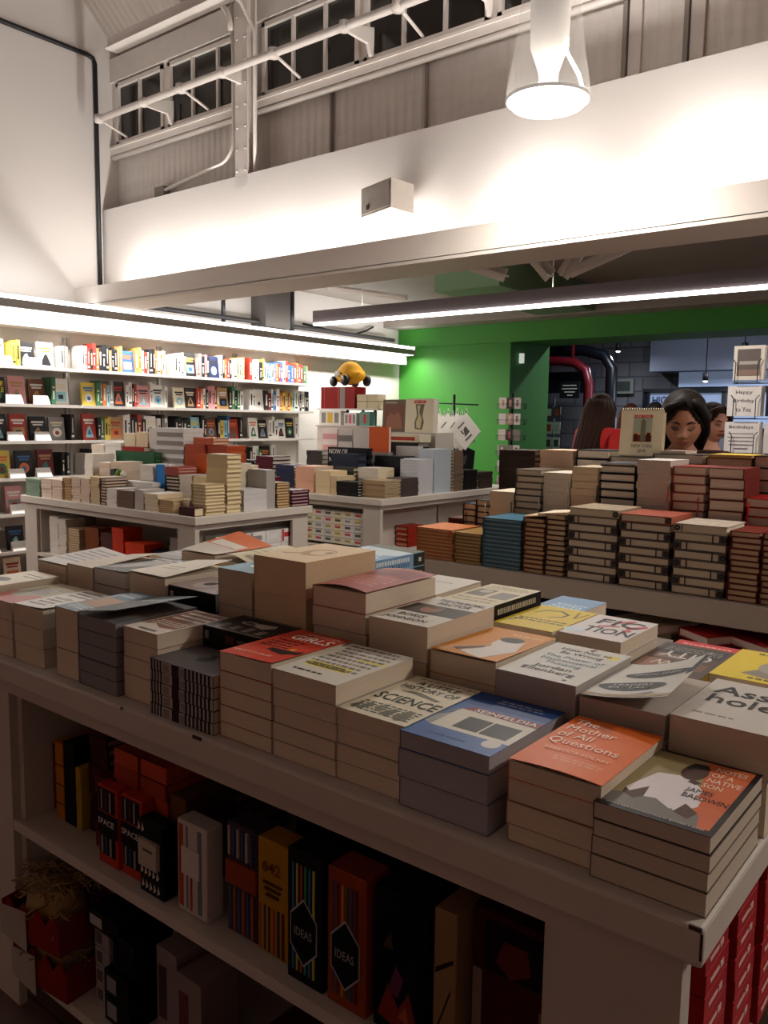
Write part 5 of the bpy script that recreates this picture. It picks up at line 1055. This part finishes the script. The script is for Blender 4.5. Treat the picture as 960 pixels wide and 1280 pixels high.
# low shelf
LZ = .1155
STR = mat('9a7e4e', .8, noise=.3, scale=60)
def straw_box(x, y, z, lab, rz):
    t = thing('gift_hamper', lab, 'basket', (x, y, z), rz, 'hampers of straw')
    RD = cov('7d1c1a'); W_, D_, H_ = .20, .15, .08
    b = MB()
    zig = [(0, 0), (W_, 0)]+[(W_-W_*i/8, H_*(1.15 if i % 2 else .75)) for i in range(9)]
    b.prism(zig, 'y', 0, .003, RD).prism(zig, 'y', D_-.003, D_, RD).box(0, .003, 0, D_, 0, H_, RD).box(W_-.003, W_, 0, D_, 0, H_, RD).box(0, W_, 0, D_, 0, .003, RD); b.build('tray', t)
    r = random.Random(int(abs(x)*100)); b = MB()
    for i in range(300):
        a = r.uniform(0, 6.28); px, py, pz = r.uniform(.02, W_-.02), r.uniform(.02, D_-.02), r.uniform(.04, .14); L_ = r.uniform(.02, .05)
        b.tube([(px, py, pz), (px+L_*math.cos(a)*.5, py+L_*math.sin(a)*.5, pz+r.uniform(-.01, .015)), (px+L_*math.cos(a), py+L_*math.sin(a), pz)], .0022, STR, 4, caps=False)
    b.ball((W_/2, D_/2, .06), (W_*.42, D_*.42, .065), STR, 14, 8)
    o = b.build('straw', t); o['kind'] = 'stuff'
    MB().prism([(0, 0), (.09, -.02), (.09, .075), (.0, .07)], 'y', -.005, -.003, cov('b0a8a0')).build('tag_card', t)
straw_box(-1.815, .875, LZ+.12, 'red zigzag-edged hamper of golden straw on the upper level, overhanging the shelf', .15)
straw_box(-1.82, .90, LZ, 'red zigzag-edged hamper of straw, lower one', .1)
for k, (x, y, z, w_, d_, h_, c, c2, lab) in enumerate([
    (-1.60, .96, LZ+.185, .12, .10, .04, '171315', 'b8b0a8', 'black flat box with a white label on top of the small cartons'),
    (-1.585, .97, LZ, .055, .10, .045, '9c948e', '5a5450', 'small white carton, bottom of the column at the low shelf left'),
    (-1.585, .97, LZ+.0455, .055, .10, .045, '9c948e', '5a5450', 'small white carton, second of the column at the low shelf left'),
    (-1.585, .97, LZ+.091, .055, .10, .045, '9c948e', '5a5450', 'small white carton, third of the column at the low shelf left'),
    (-1.585, .97, LZ+.1365, .055, .10, .045, '9c948e', '5a5450', 'small white carton, top of the column at the low shelf left'),
    (-1.52, .95, LZ, .09, .09, .06, '0f0f12', '8d8a90', 'black box with a pale end, bottom of two at the low shelf'),
    (-1.52, .95, LZ+.0605, .09, .09, .06, '0f0f12', '8d8a90', 'black box with a pale end, top of two at the low shelf'),
    (-1.50, .96, LZ+.121, .08, .1, .08, '121318', '121318', 'deep blue-black box crowning the black pair on the low shelf'),
    (-1.40, 1.0, LZ, .07, .1, .2, '8a7e7a', '4a3c38', 'tall grey-pink carton on the low shelf behind the black boxes'),
    (-1.32, .99, LZ, .08, .1, .18, '8a7a72', '6a3c34', 'grey-pink carton right of the tall one on the low shelf'),
    (-1.36, .94, LZ, .22, .05, .03, '6a4a3c', 'a89a90', 'flat brown box at the front of the low shelf'),
    (-1.12, .96, LZ, .4, .25, .12, '4a1e16', '6a3a2a', 'large dark red-brown box on the low shelf'),
    (-.68, .98, LZ, .2, .25, .2, '33201c', '4a3a34', 'dark brown box at the right of the low shelf')]):
    box_item('carton', lab, 'box', x, y, z+.0003, w_, d_, h_-.001, c, [('rect', .12, .2, .5, .8, c2)], group='cartons on the low shelf')
# red cartons in the open end of the front table
RC = 'a3262a'
r = random.Random(5)
for k, (y, z0, n, hh) in enumerate([(1.10, .4755, 8, .035), (1.22, .4755, 9, .035), (1.34, .4755, 9, .035)]):
    for q in range(n-1):
        b = thing('pencil_tin', 'red carton with pale side print, level %s from bottom, column %s in the table end' % (NUM[q], NUM[k]), 'box', (-.44, y+r.uniform(-.004, .004), z0+q*hh+.0004), 0, 'red cartons in the table end')
        bevel(MB().box(0, .135+.008*k, 0, .105, 0, hh-.0008, cov(RC)).build('body', b), .001, 1)
        MB().box(.135+.008*k, .1356+.008*k, .02, .06, .012, .018, cov('d8b8b0')).box(.135+.008*k, .1356+.008*k, .065, .08, .010, .02, cov('d8b8b0')).build('side_print', b)
b = thing('pencil_box', 'black and red SPACE pencil box facing out at the table end', 'box', (-.36, .952, UZ)); MB().box(0, .07, 0, .09, 0, .15, cov(RC)).box(.0702, .0706, .005, .08, .03, .14, cov('101116')).build('body', b)
q = link('lettering', text_mesh('SPACE', .07, .014, cov('d8d4cc'), up='z', bold=.02), b, (.0716, .043, .12)); q.rotation_euler = (0, 0, math.pi/2)

# ================================================================ people
SKIN = mat('a8745a', .5, noise=.05, scale=30, spec=.3); SKIN2 = mat('c08a72', .5, noise=.05, scale=30)
HAIR = mat('17100e', .6, spec=.2, noise=.25, scale=40, stretch=(6, 6, 1)); BRN = mat('2e1b13', .7, spec=.12, noise=.25, scale=40, stretch=(6, 6, 1))
LIP = mat('8a4a42', .4, noise=.03); LID = mat('7d5040', .5, noise=.04)
def sstep(a, b_, x):
    t = max(0, min(1, (x-a)/(b_-a))); return t*t*(3-2*t)
def head_mesh(skin, lips=LIP, lids=LID):
    """head, face towards -Y, centre at origin, 0.235 m tall"""
    N_, K_ = 72, 64; vs = []; b = MB(); g = lambda d, s: math.exp(-(d/s)**2)
    for i in range(K_+1):
        ph = math.pi*i/K_
        for j in range(N_):
            th = 2*math.pi*j/N_; sx, sy, sz = math.sin(ph)*math.sin(th), -math.sin(ph)*math.cos(th), -math.cos(ph)
            x, y, z = .074*sx, .092*sy, .118*sz
            fr = max(0, -sy)
            if z < -.01:
                k = sstep(-.01, -.118, z); x *= 1-.30*k; y = y*(1-.10*k) if y < 0 else y*(1-.45*k)
            if z > 0 and y > 0: y *= 1.06
            if fr > 0:
                y += .008*fr*sstep(.05, .11, z)                        # forehead slope
                y -= .026*g(x, .0095+.006*sstep(.02, -.04, z))*sstep(.022, -.028, z)*(1-sstep(-.030, -.040, z))*fr   # nose
                y -= .010*g(abs(x)-.012, .006)*g(z+.028, .008)*fr      # nostrils
                y += .011*g(abs(x)-.031, .014)*g(z-.006, .012)*fr      # eye sockets
                y -= .006*g(abs(x)-.031, .011)*g(z-.003, .007)*fr      # closed lids
                y -= .004*g(abs(x)-.028, .018)*g(z-.026, .008)*fr      # brow ridge
                y -= .008*g(x, .017)*g(z+.055, .006)*fr; y -= .008*g(x, .015)*g(z+.066, .006)*fr   # lips
                y += .004*g(x, .02)*g(z+.0605, .0022)*fr
                y -= .008*g(x, .018)*g(z+.095, .014)*fr                # chin
                y -= .004*g(abs(x)-.045, .014)*g(z+.022, .018)*fr      # cheeks
            vs.append((x, y, z))
    groups = {'s': [], 'l': [], 'e': []}
    for i in range(K_):
        for j in range(N_):
            f = (i*N_+j, i*N_+(j+1) % N_, (i+1)*N_+(j+1) % N_, (i+1)*N_+j)
            cx_, cy_, cz_ = [sum(vs[q][a] for q in f)/4 for a in range(3)]
            if cy_ < -.05 and (cx_/.022)**2+((cz_+.0605)/.0115)**2 < 1: groups['l'].append(f)
            elif cy_ < -.04 and ((abs(cx_)-.031)/.016)**2+((cz_-.005)/.0085)**2 < 1: groups['e'].append(f)
            else: groups['s'].append(f)
    b.v = vs
    for k, m in (('s', skin), ('l', lips), ('e', lids)):
        i_ = b._m(m)
        for f in groups[k]: b.f.append(f); b.mi.append(i_); b.sm.append(True)
    # ears
    for s_ in (-1, 1): b.ball((s_*.077, .012, -.008), (.010, .018, .030), skin, 10, 8)
    return b, vs
def body_skin(name, joints, edges, m, parent=None, sub=2):
    me = bpy.data.meshes.new(name); me.from_pydata([j[0] for j in joints], edges, []); me.materials.append(m)
    o = bpy.data.objects.new(name, me); COL.objects.link(o)
    if parent: o.parent = parent
    sk = o.modifiers.new('skin', 'SKIN'); sk.use_smooth_shade = True
    for i, j in enumerate(joints):
        me.skin_vertices[0].data[i].radius = (j[1], j[2] if len(j) > 2 else j[1])
        me.skin_vertices[0].data[i].use_root = (i == 0)
    s_ = o.modifiers.new('sub', 'SUBSURF'); s_.levels = sub; s_.render_levels = sub
    return o
def shell_hair(vs, scale, cond, m, extra=None):
    N_, K_ = 72, 64; b = MB(); k = b._m(m)
    b.v = [tuple(scale(Vector(v))) for v in vs]
    for i in range(K_):
        for j in range(N_):
            f = (i*N_+j, i*N_+(j+1) % N_, (i+1)*N_+(j+1) % N_, (i+1)*N_+j)
            c = [sum(vs[q][a] for q in f)/4 for a in range(3)]
            if cond(*c): b.f.append(f); b.mi.append(k); b.sm.append(True)
    return b
def person(lab, x, y, face_z, yaw, pitch, cloth, hair, skin, pants='22242c', long_hair=True, lean=.12, sc=1.0, loose=None, hunch=0):
    """standing figure, face towards -Y before yaw; head centre at height face_z"""
    t = thing('person', lab, 'person', (x, y, 0), yaw)
    hz = face_z; n_ = -lean
    hx, hy = 0, n_; h0 = hz; up = lambda z: z+hunch
    J = [((0, .0, hz-.70), .13, .10), ((0, -.01, hz-.58), .12, .09), ((0, n_*.5, hz-.40+hunch), .135, .095), ((0, n_*.75, hz-.25+hunch), .10, .07), ((0, n_*.85, hz-.18+hunch), .055, .05),
         ((0, n_*.95+.03, hz-.12+hunch*.6), .042, .042), ((0, n_+.03, hz-.05+hunch*.2), .04, .042),
         ((.085, 0, hz-.78), .085, .085), ((.095, -.01, .48), .06, .062), ((.10, .01, .09), .04, .042), ((.10, -.13, .03), .032, .03),
         ((-.085, 0, hz-.78), .085, .085), ((-.095, -.01, .48), .06, .062), ((-.10, .01, .09), .04, .042), ((-.10, -.13, .03), .032, .03),
         ((.155, n_*.75+.0, hz-.245+hunch), .04, .04), ((.215, n_*.5+.02, hz-.46+hunch*.5), .042, .042), ((.17, n_-.16, hz-.47), .032, .030), ((.14, n_-.22, hz-.475), .028, .018),
         ((-.155, n_*.75+.0, hz-.245+hunch), .04, .04), ((-.215, n_*.5+.02, hz-.46+hunch*.5), .042, .042), ((-.17, n_-.16, hz-.47), .032, .030), ((-.14, n_-.22, hz-.475), .028, .018)]
    E_ = [(0, 1), (1, 2), (2, 3), (3, 4), (4, 5), (5, 6), (0, 7), (7, 8), (8, 9), (9, 10), (0, 11), (11, 12), (12, 13), (13, 14), (3, 15), (15, 16), (16, 17), (17, 18), (3, 19), (19, 20), (20, 21), (21, 22)]
    body_skin('body', J, E_, skin, t)
    # clothing: torso with sleeves, trousers
    g = .012
    JT = [((0, .0, hz-.72), .145, .115), ((0, -.01, hz-.58), .135, .105), ((0, n_*.5, hz-.40+hunch), .15, .108), ((0, n_*.75, hz-.25+hunch), .165, .105), ((0, n_*.95+.01, hz-.15+hunch*.6), .085, .08),
          ((.17, n_*.75, hz-.238+hunch), .068, .068), ((.217, n_*.5+.02, hz-.46+hunch*.5), .055, .055), ((.173, n_-.145, hz-.468), .044, .042),
          ((-.17, n_*.75, hz-.238+hunch), .068, .068), ((-.217, n_*.5+.02, hz-.46+hunch*.5), .055, .055), ((-.173, n_-.145, hz-.468), .044, .042)]
    body_skin('sweater', JT, [(0, 1), (1, 2), (2, 3), (3, 4), (3, 5), (5, 6), (6, 7), (3, 8), (8, 9), (9, 10)], cloth, t)
    JP = [((0, .0, hz-.70), .14, .112), ((.09, 0, hz-.80), .095, .095), ((.097, -.01, .48), .073, .075), ((.10, .01, .10), .055, .058), ((-.09, 0, hz-.80), .095, .095), ((-.097, -.01, .48), .073, .075), ((-.10, .01, .10), .055, .058)]
    body_skin('trousers', JP, [(0, 1), (1, 2), (2, 3), (0, 4), (4, 5), (5, 6)], mat(pants, .8, noise=.1), t)
    # fingers
    for s_ in (-1, 1):
        for q in range(4):
            px = s_*(.14-.018+q*.011); L_ = [.055, .065, .06, .045][q]
            body_skin('finger', [((px, n_-.235, hz-.475), .009), ((px-s_*.004, n_-.235-L_*.5, hz-.478), .008), ((px-s_*.006, n_-.235-L_*.8, hz-.492), .007), ], [(0, 1), (1, 2)], skin, t, 1)
        body_skin('thumb', [((s_*.118, n_-.205, hz-.475), .010), ((s_*.10, n_-.235, hz-.478), .009), ((s_*.095, n_-.262, hz-.488), .007)], [(0, 1), (1, 2)], skin, t, 1)
    hb, vs = head_mesh(skin)
    hd = hb.build('head', t, (hx, n_, hz)); hd.rotation_euler = (pitch, 0, 0); hd.scale = (sc, sc, sc)
    # brows and lashes
    b = MB()
    for s_ in (-1, 1):
        b.tube([(s_*.014, -.093, .024), (s_*.030, -.090, .031), (s_*.047, -.077, .025)], .0032, hair, 6, radii=[.003, .0036, .0016])
        b.tube([(s_*.018, -.0865, .000), (s_*.031, -.0885, -.0035), (s_*.044, -.0745, .001)], .0014, hair, 6)
    b.build('eyebrows', hd)
    def sc_(v):
        d = v.copy(); k = 1.13+.05*math.sin(v.x*90)*(v.z > 0); d = Vector((v.x*k*1.04, v.y*1.13+.004, v.z*1.12+.004)); return d
    def cond(x_, y_, z_):
        if y_ > .0: return z_ > -.10
        return z_ > .072-(abs(x_)-.02)*1.5*(abs(x_) > .02)-(.9*(y_+.045) if y_ > -.045 else 0)
    hs = shell_hair(vs, sc_, cond, hair)
    hh = hs.build('hair', hd); so = hh.modifiers.new('s', 'SOLIDIFY'); so.thickness = .012; so.offset = -1
    if loose: loose(hd, hair)
    return t, hd
def main_hair(hd, hair):
    b = MB()
    b.ball((0, .035, .055), (.090, .088, .085), hair, 20, 12)                   # crown volume
    for s_ in (-1, 1):
        for q in range(9):
            a = q/8; b.tube([(.018+s_*(.012+.02*a), -.070+.06*a, .118-.01*a), (s_*(.060+.012*a), -.070+.06*a, .090-.02*a), (s_*(.086+.006*a), -.035+.05*a, .035), (s_*(.092-.006*a), .0+.04*a, -.03), (s_*(.080-.02*a), .03+.03*a, -.09)], .02, hair, 8, radii=[.010, .016, .018, .016, .006])
    for q in range(8):
        a = -1.1+2.2*q/7; b.tube([(.07*math.sin(a), .07*math.cos(a)+.01, .02), (.085*math.sin(a), .08*math.cos(a)+.02, -.06), (.08*math.sin(a), .07*math.cos(a)+.03, -.13)], .03, hair, 8, radii=[.035, .030, .012])
    b.build('hair_locks', hd)
    t2 = MB().ball((.01, .12, -.03), (.05, .05, .055), hair, 14, 10).build('hair_bun', hd)
def long_hair(hd, hair):
    b = MB()
    for q in range(12):
        a = -1.7+3.4*q/11; b.tube([(.055*math.sin(a), .06*math.cos(a)+.02, .08), (.088*math.sin(a), .09*math.cos(a)+.01, .0), (.098*math.sin(a), .085*math.cos(a)+.02, -.12), (.10*math.sin(a), .075*math.cos(a)+.05, -.24), (.07*math.sin(a), .06*math.cos(a)+.06, -.33)], .03, hair, 8, radii=[.03, .036, .034, .028, .008])
    b.build('hair_locks', hd)
person('young woman with dark tied hair looking down behind the notebooks', -1.36, 3.99, 1.435, .33, .26, mat('3a1a1c', .85, noise=.2, scale=60), HAIR, SKIN, lean=.10, sc=1.12, loose=main_hair, hunch=.07)
person('person in a red sweater with long dark brown hair, seen from behind', -2.36, 5.25, 1.50, math.pi*.85, .15, mat('a81c1a', .85, noise=.15, scale=60), BRN, SKIN2, lean=.03, sc=1.0, loose=long_hair, hunch=.10)
person('person with reddish hair half hidden behind the desk calendar', -3.02, 7.45, 1.49, .2, .1, mat('2a2a30', .85), mat('4a241a', .5, noise=.2, scale=40), SKIN2, lean=.04, loose=long_hair)
person('dark haired person with bare forehead just left of the young woman', -2.62, 7.0, 1.49, .1, .15, mat('1d1f26', .85), HAIR, SKIN2, lean=.04)
person('dark haired person behind the right shoulder of the young woman', -1.70, 5.5, 1.44, .9, .1, mat('4a4038', .85), BRN, SKIN2, lean=.04, loose=main_hair)

# ================================================================ racks
# greeting card rack on the right
def wire(b, pts, r=.0025): return b.tube(pts, r, DARK, 6)
t = thing('card_rack', 'black wire greeting card rack at the right picture edge', 'rack', (-1.14, 4.62, 0))
b = MB(); b.tube([(0, .12, 0), (0, .12, 1.92)], .014, DARK, 10).lathe([(0, 0), (.28, 0), (.28, .02), (.03, .04), (0, .04)], DARK, 24, (0, .12, 0)); b.build('pole', t)
b = MB()
for z in (1.29, 1.48, 1.665):
    for x in (-.19, .01):
        wire(b, [(x+.02, -.07, z+.11), (x+.035, -.075, z+.09), (x+.035, -.075, z-.01), (x+.035, .02, z-.012)]); wire(b, [(x+.16, -.07, z+.11), (x+.145, -.075, z+.09), (x+.145, -.075, z-.01), (x+.145, .02, z-.012)])
        wire(b, [(x+.0, .02, z-.012), (x+.18, .02, z-.012), (x+.18, .1, z-.012)]); wire(b, [(x+.035, -.075, z-.01), (x+.145, -.075, z-.01)])
b.build('wire_pockets', t)
def card(x, y, z, w_, h_, d_, c, lab, lets=(), rects=()):
    t = thing('greeting_card', lab, 'card', (x, y, z), 0, 'greeting cards on the rack')
    MB().box(0, w_, 0, d_, 0, h_, page('e4ded6') if d_ > .03 else cov(c)).box(0, w_, -.001, 0, 0, h_, cov(c)).build('card_block', t)
    b = MB()
    for q_, (u0, v0, u1, v1, cc) in enumerate(rects): b.box(u0*w_, u1*w_, -.0014-.0004*q_, -.001, v0*h_, v1*h_, cov(cc))
    if rects: b.build('picture', t)
    for s, u, v, wd, ht in lets: link('lettering', text_mesh(s, wd*w_, ht*h_, cov('4a4448'), up='z', origin=(u*w_, v*h_), z0=-.002), t)
card(-1.33, 4.56, 1.482, .165, .155, .07, 'dcd6d2', 'square card block reading Happy Birthday to You', [('Happy', .5, .78, .5, .15), ('Birthday', .5, .5, .62, .15), ('to You', .5, .22, .45, .15)])
card(-1.335, 4.56, 1.292, .17, .16, .07, 'd8d2ce', 'card block headed Birthdays with small print, lower tier', [('Birthdays', .48, .82, .7, .13)], [(.12, .6, .85, .63, '77717a'), (.1, .48, .9, .51, '77717a'), (.12, .36, .84, .39, '77717a'), (.15, .24, .86, .27, '77717a'), (.3, .12, .7, .15, '77717a')])
card(-1.31, 4.56, 1.668, .15, .175, .05, 'd8d0c4', 'square card with a grey landscape print, top tier', (), [(.12, .12, .88, .9, '6a625e'), (.2, .45, .8, .55, 'a8a29c'), (.12, .12, .88, .3, '8a7468')])
card(-1.135, 4.56, 1.668, .16, .175, .05, 'd8d0c4', 'card with a grey print, top tier, nearer the picture edge', (), [(.12, .12, .88, .9, '7a726e')])
card(-1.14, 4.56, 1.482, .16, .15, .03, '2a2a30', 'dark card in the middle tier at the picture edge')
card(-1.14, 4.56, 1.292, .16, .155, .05, 'd4ceca', 'white card with a faint script, lower tier at the picture edge', (), [(.15, .5, .85, .53, '77717a'), (.15, .35, .85, .38, '77717a')])
# postcard spinners by the green wall
def spinner(x, y, lab, tiers, z0, w_, h_, pal, grp, top=1.78, nc=2):
    t = thing('postcard_spinner', lab, 'rack', (x, y, 0))
    MB().tube([(0, 0, 0), (0, 0, top)], .015, DARK, 8).lathe([(0, 0), (.25, 0), (.25, .02), (0, .03)], DARK, 20).build('pole', t)
    b = MB()
    for k in range(tiers):
        z = z0+k*(h_+.05)
        for a in range(4):
            an = a*math.pi/2+.35; M = Matrix.Rotation(an, 4, 'Z') @ Matrix.Translation((-w_*nc/2, -w_*nc/2-.01, z))
            for s_ in [w_*q for q in range(nc+1)]:
                b.tube([tuple(M @ Vector((s_, -.01, .0))), tuple(M @ Vector((s_, -.02, .06)))], .002, DARK, 5)
            b.tube([tuple(M @ Vector((0, -.02, .05))), tuple(M @ Vector((nc*w_, -.02, .05)))], .002, DARK, 5)
    b.build('wire_pockets', t)
    r = random.Random(int(abs(x*37)))
    tn = ['bottom', 'second', 'third', 'fourth', 'fifth', 'sixth', 'seventh', 'eighth']
    for k in range(tiers):
        for a in (0, 3):
            for s_ in range(nc):
                an = a*math.pi/2+.35; c = r.choice(pal)
                o = MB().box(0, w_-.008, 0, .03, 0, h_, spineset('cfc8c0')).box(0, w_-.008, -.001, 0, 0, h_, spineset(c)).box(.02, w_-.03, -.0015, -.001, h_*.2, h_*.8, spineset(r.choice(pal))).build('postcard')
                M = Matrix.Translation((x, y, 0)) @ Matrix.Rotation(an, 4, 'Z') @ Matrix.Translation((-w_*nc/2+s_*w_+.004, -w_*nc/2-.01, z0+k*(h_+.05)+.002)); o.matrix_world = M
                side = (['left', 'right'] if nc == 2 else ['left', 'middle', 'right'])[s_]+(' front' if a == 0 else ' side')
                tag(o, 'postcards, %s pocket, %s tier up, %s' % (side, tn[k], grp), 'card', 'postcards on '+grp)
spinner(-4.45, 7.75, 'slim postcard spinner rack in front of the green wall corner', 8, .42, .075, .115, ['d8c8bc', '4a3a38', 'c49a8a', 'e0d6cc', 'b06a6a', '8a8078'], 'the spinner by the green wall', 1.74, 3)
spinner(-5.62, 11.0, 'postcard spinner rack in the next room, left', 5, .62, .11, .17, ['c8ccd4', 'd0d4dc', 'a8422e', '3a3f4c', 'b8bcc4'], 'the left rack of the next room', 1.80)
spinner(-4.98, 10.95, 'postcard spinner rack in the next room, right', 5, .62, .11, .17, ['c8ccd4', 'd0d4dc', '8a8f98', '3a3f4c', 'b8bcc4'], 'the right rack of the next room', 1.80)
# tote bag rack
t = thing('bag_stand', 'black stand holding tote bags in front of the green wall', 'rack', (-4.62, 6.9, 0))
MB().tube([(0, 0, 0), (0, 0, 1.70)], .014, DARK, 8).tube([(-.28, 0, 1.62), (.28, 0, 1.60)], .008, DARK, 6).tube([(-.25, 0, 1.25), (.25, 0, 1.25)], .008, DARK, 6).lathe([(0, 0), (.25, 0), (.25, .02), (0, .03)], DARK, 20).build('pole', t)
for k in range(7):
    x = -.27+k*.085; rz = [-.45, -.3, -.1, -.35, -.2, .0, .15][k]; white = cov('d6d2cc')
    o = thing('tote_bag', 'folded white printed tote bag hanging cornerwise, %s from left' % NUM[k], 'bag', (-4.46+x, 6.80-.05*k, 1.345-(k % 2)*.02), rz, 'white tote bags')
    b = MB(); s_ = .15
    pts = [(0, -s_*1.15), (s_, 0), (0, s_*1.15), (-s_, 0)]
    b.prism(pts, 'y', 0, .02, white); b.build('bag', o)
    MB().poly([(.0, -.001, -.05), (.045, -.001, 0), (.0, -.001, .05), (-.02, -.001, .02)], cov(['5a5654', 'a8463a', '4a4846'][k % 3])).poly([(.01, -.0012, -.09), (.07, -.0012, -.03), (.06, -.0012, -.02), (.0, -.0012, -.08)], cov('4a4846')).poly([(-.07, -.0012, .02), (-.01, -.0012, .08), (-.02, -.0012, .09), (-.08, -.0012, .03)], cov('6a6462')).poly([(-.05, -.001, 0), (-.02, -.001, -.03), (-.01, -.001, -.02), (-.04, -.001, .01)], cov('5a5654')).build('print', o)
    MB().tube([(-.02, .01, s_*1.1), (0, .01, s_*1.1+.05), (.02, .01, s_*1.1)], .004, white, 5).build('strap', o)
for k in range(4):
    o = thing('tote_bag', 'black tote bag with grey print hanging below the white ones, %s from left' % NUM[k], 'bag', (-4.74+k*.11, 6.78-.05*k, .90), -.2+.15*k, 'black tote bags')
    MB().prism([(0, 0), (.17, .02), (.19, .26), (.05, .32), (-.02, .24)], 'y', 0, .02, cov('17181c')).build('bag', o)
    MB().poly([(.03, -.001, .12), (.1, -.001, .13), (.12, -.001, .22), (.05, -.001, .2)], cov('4a4d52')).build('print', o)
    MB().tube([(.05, .01, .30), (.08, .01, .36), (.12, .01, .28)], .005, cov('17181c'), 5).build('strap', o)

# ================================================================ next room beyond the passage
def block_mat():
    m = bpy.data.materials.new('block_wall'); m.use_nodes = True; nt = m.node_tree; b = nt.nodes['Principled BSDF']
    tc = nt.nodes.new('ShaderNodeTexCoord'); mp = nt.nodes.new('ShaderNodeMapping'); mp.inputs['Rotation'].default_value = (math.pi/2, 0, 0); br = nt.nodes.new('ShaderNodeTexBrick'); br.inputs['Scale'].default_value = 1
    br.inputs['Brick Width'].default_value = .5; br.inputs['Row Height'].default_value = .25; br.inputs['Mortar Size'].default_value = .015
    br.inputs['Color1'].default_value = lin('5a5a60')+(1,); br.inputs['Color2'].default_value = lin('6d6c70')+(1,); br.inputs['Mortar'].default_value = lin('48484e')+(1,)
    nt.links.new(tc.outputs['Object'], mp.inputs[0]); nt.links.new(mp.outputs[0], br.inputs['Vector']); nt.links.new(br.outputs['Color'], b.inputs['Base Color']); b.inputs['Roughness'].default_value = .8
    return m
struct(MB().box(-9, X1, 14.0, 14.2, 0, 3.6, block_mat()).build('wall_next_room'))
struct(MB().box(-9.1, -9, 9.9, 14.2, 0, 3.6, mat('44485a', .7)).build('wall_next_left'))
struct(MB().box(-9, X1, 9.9, 14.2, 3.5, 3.6, mat('2a2a30', .7)).build('ceiling_next_room'))
struct(MB().box(-9, -6.85, 9.8, 9.9, 0, 3.5, mat('2a2a30', .7)).build('wall_next_front'))
struct(MB().box(-9, -7.2, 8.9, 15.2, -.05, 0, mat('55403a', .6)).build('floor_next_room'))
BW = mat('56607a', .6)
tag(MB().box(-5.2, -1.5, 13.5, 13.98, 2.30, 3.4, mat('6a7080', .6)).build('ceiling_duct'), 'big pale blue grey duct under the ceiling of the next room', 'duct')
RP = mat('7a1824', .35, spec=.6); NP = mat('12141f', .35, spec=.6)
pipe('dark red sprinkler pipe bending down in the next room', [(-8.2, 12.2, 2.45), (-6.2, 12.2, 2.42)]+[(-5.9+.0, 12.2, 2.38), (-5.72, 12.2, 2.26), (-5.66, 12.2, 2.05), (-5.66, 12.2, 0.02)], .075, RP)
pipe('dark navy pipe bending down just right of the red one', [(-8.2, 12.5, 2.62), (-5.9, 12.5, 2.6), (-5.55, 12.5, 2.5), (-5.42, 12.5, 2.3), (-5.42, 12.5, .02)], .09, NP)
pipe('thin red riser pipe above the red sprinkler bend', [(-5.95, 12.2, 2.4), (-5.95, 12.2, 3.49)], .03, RP)
tag(MB().box(-8.9, -6.0, 13.0, 13.2, 1.95, 2.3, NP).build('ceiling_beam'), 'dark navy beam behind the postcard racks in the next room', 'beam')
# window band with posters of the next room
t = thing('poster_window', 'dark framed window band with bright panels in the next room', 'window', (-5.45, 13.9, 1.40))
b = MB(); b.box(0, 5.2, 0, .08, -.03, 0, NP).box(0, 5.2, 0, .08, .56, .64, NP)
for x in (0, .05, 1.30, 1.38, 2.75, 2.83, 4.2, 5.1): b.box(x, x+.06, 0, .08, 0, .58, NP)
b.build('frame', t); MB().box(.08, 5.1, .05, .06, 0, .57, mat('8a9ab8', .4, emit=.35, noise=.05, scale=1)).build('glowing_panel', t)
MB().box(.6, 5.2, .0, .05, .66, .90, mat('93a4c4', .5, emit=.28, noise=.35, scale=1.2)).build('light_band', t)
link('lettering', text_mesh('HIGH\nLINE', .34, .30, cov('22305e'), bold=.04, up='z', origin=(.33, .36), z0=.03), t)
t = thing('wall_sign', 'black notice with white lines hanging beside the red pipe', 'sign', (-6.0, 11.9, 1.82)); MB().box(0, .33, 0, .02, 0, .26, DARK).build('panel', t); MB().box(.05, .28, -.002, 0, .19, .205, WHITE).box(.04, .29, -.002, 0, .14, .155, WHITE).box(.08, .26, -.002, 0, .09, .105, WHITE).box(.13, .22, -.002, 0, .04, .055, WHITE).build('print', t)
t = thing('wall_display', 'small grey framed display on the block wall', 'display', (-6.05, 13.9, 1.96)); MB().box(0, .42, 0, .08, 0, .25, mat('7a7f7a', .5)).build('frame', t); MB().box(.05, .37, -.004, 0, .04, .21, mat('3a403c', .4)).build('screen', t)
tag(MB().box(-5.95, -5.8, 13.92, 14.0, 1.3, 1.55, mat('c8c0c8', .5)).build('wall_poster'), 'small white poster on the block wall left of the bright window', 'poster')
for k, (x, z) in enumerate([(-3.56, 2.52), (-3.05, 2.60), (-4.1, 2.1), (-5.5, 2.6)]):
    t = thing('spotlight', 'small bright ceiling spotlight in the next room, %s' % ['upper left of the pair', 'upper right of the pair', 'low one over the windows', 'beside the navy pipe'][k], 'lamp', (x, 12.9, z), 0, 'spotlights of the next room')
    MB().lathe([(0, .0), (.04, 0), (.045, .12), (0, .13)], DARK, 14).build('housing', t); MB().ball((0, 0, -.005), (.035, .035, .018), glow('ffffff', 12 if k < 2 else 4), 12, 8).build('bulb', t)
    MB().tube([(0, 0, .12), (0, 0, 3.5-z)], .008, DARK, 5).build('stem', t)
    area('spot', t, (0, 0, -.03), .1, P_BACK*.5, (.85, .9, 1))
t = thing('ceiling_lamp', 'flat ceiling lamp of the next room, hidden above the passage', 'lamp', (-4.2, 11.3, 3.45)); MB().box(-.6, .6, -.1, .1, 0, .04, glow('dfe6ff', 2)).build('diffuser', t)
area('lamp', t, (0, 0, -.02), 1.2, P_BACK*2.5, (.80, .86, 1), sy=.2)
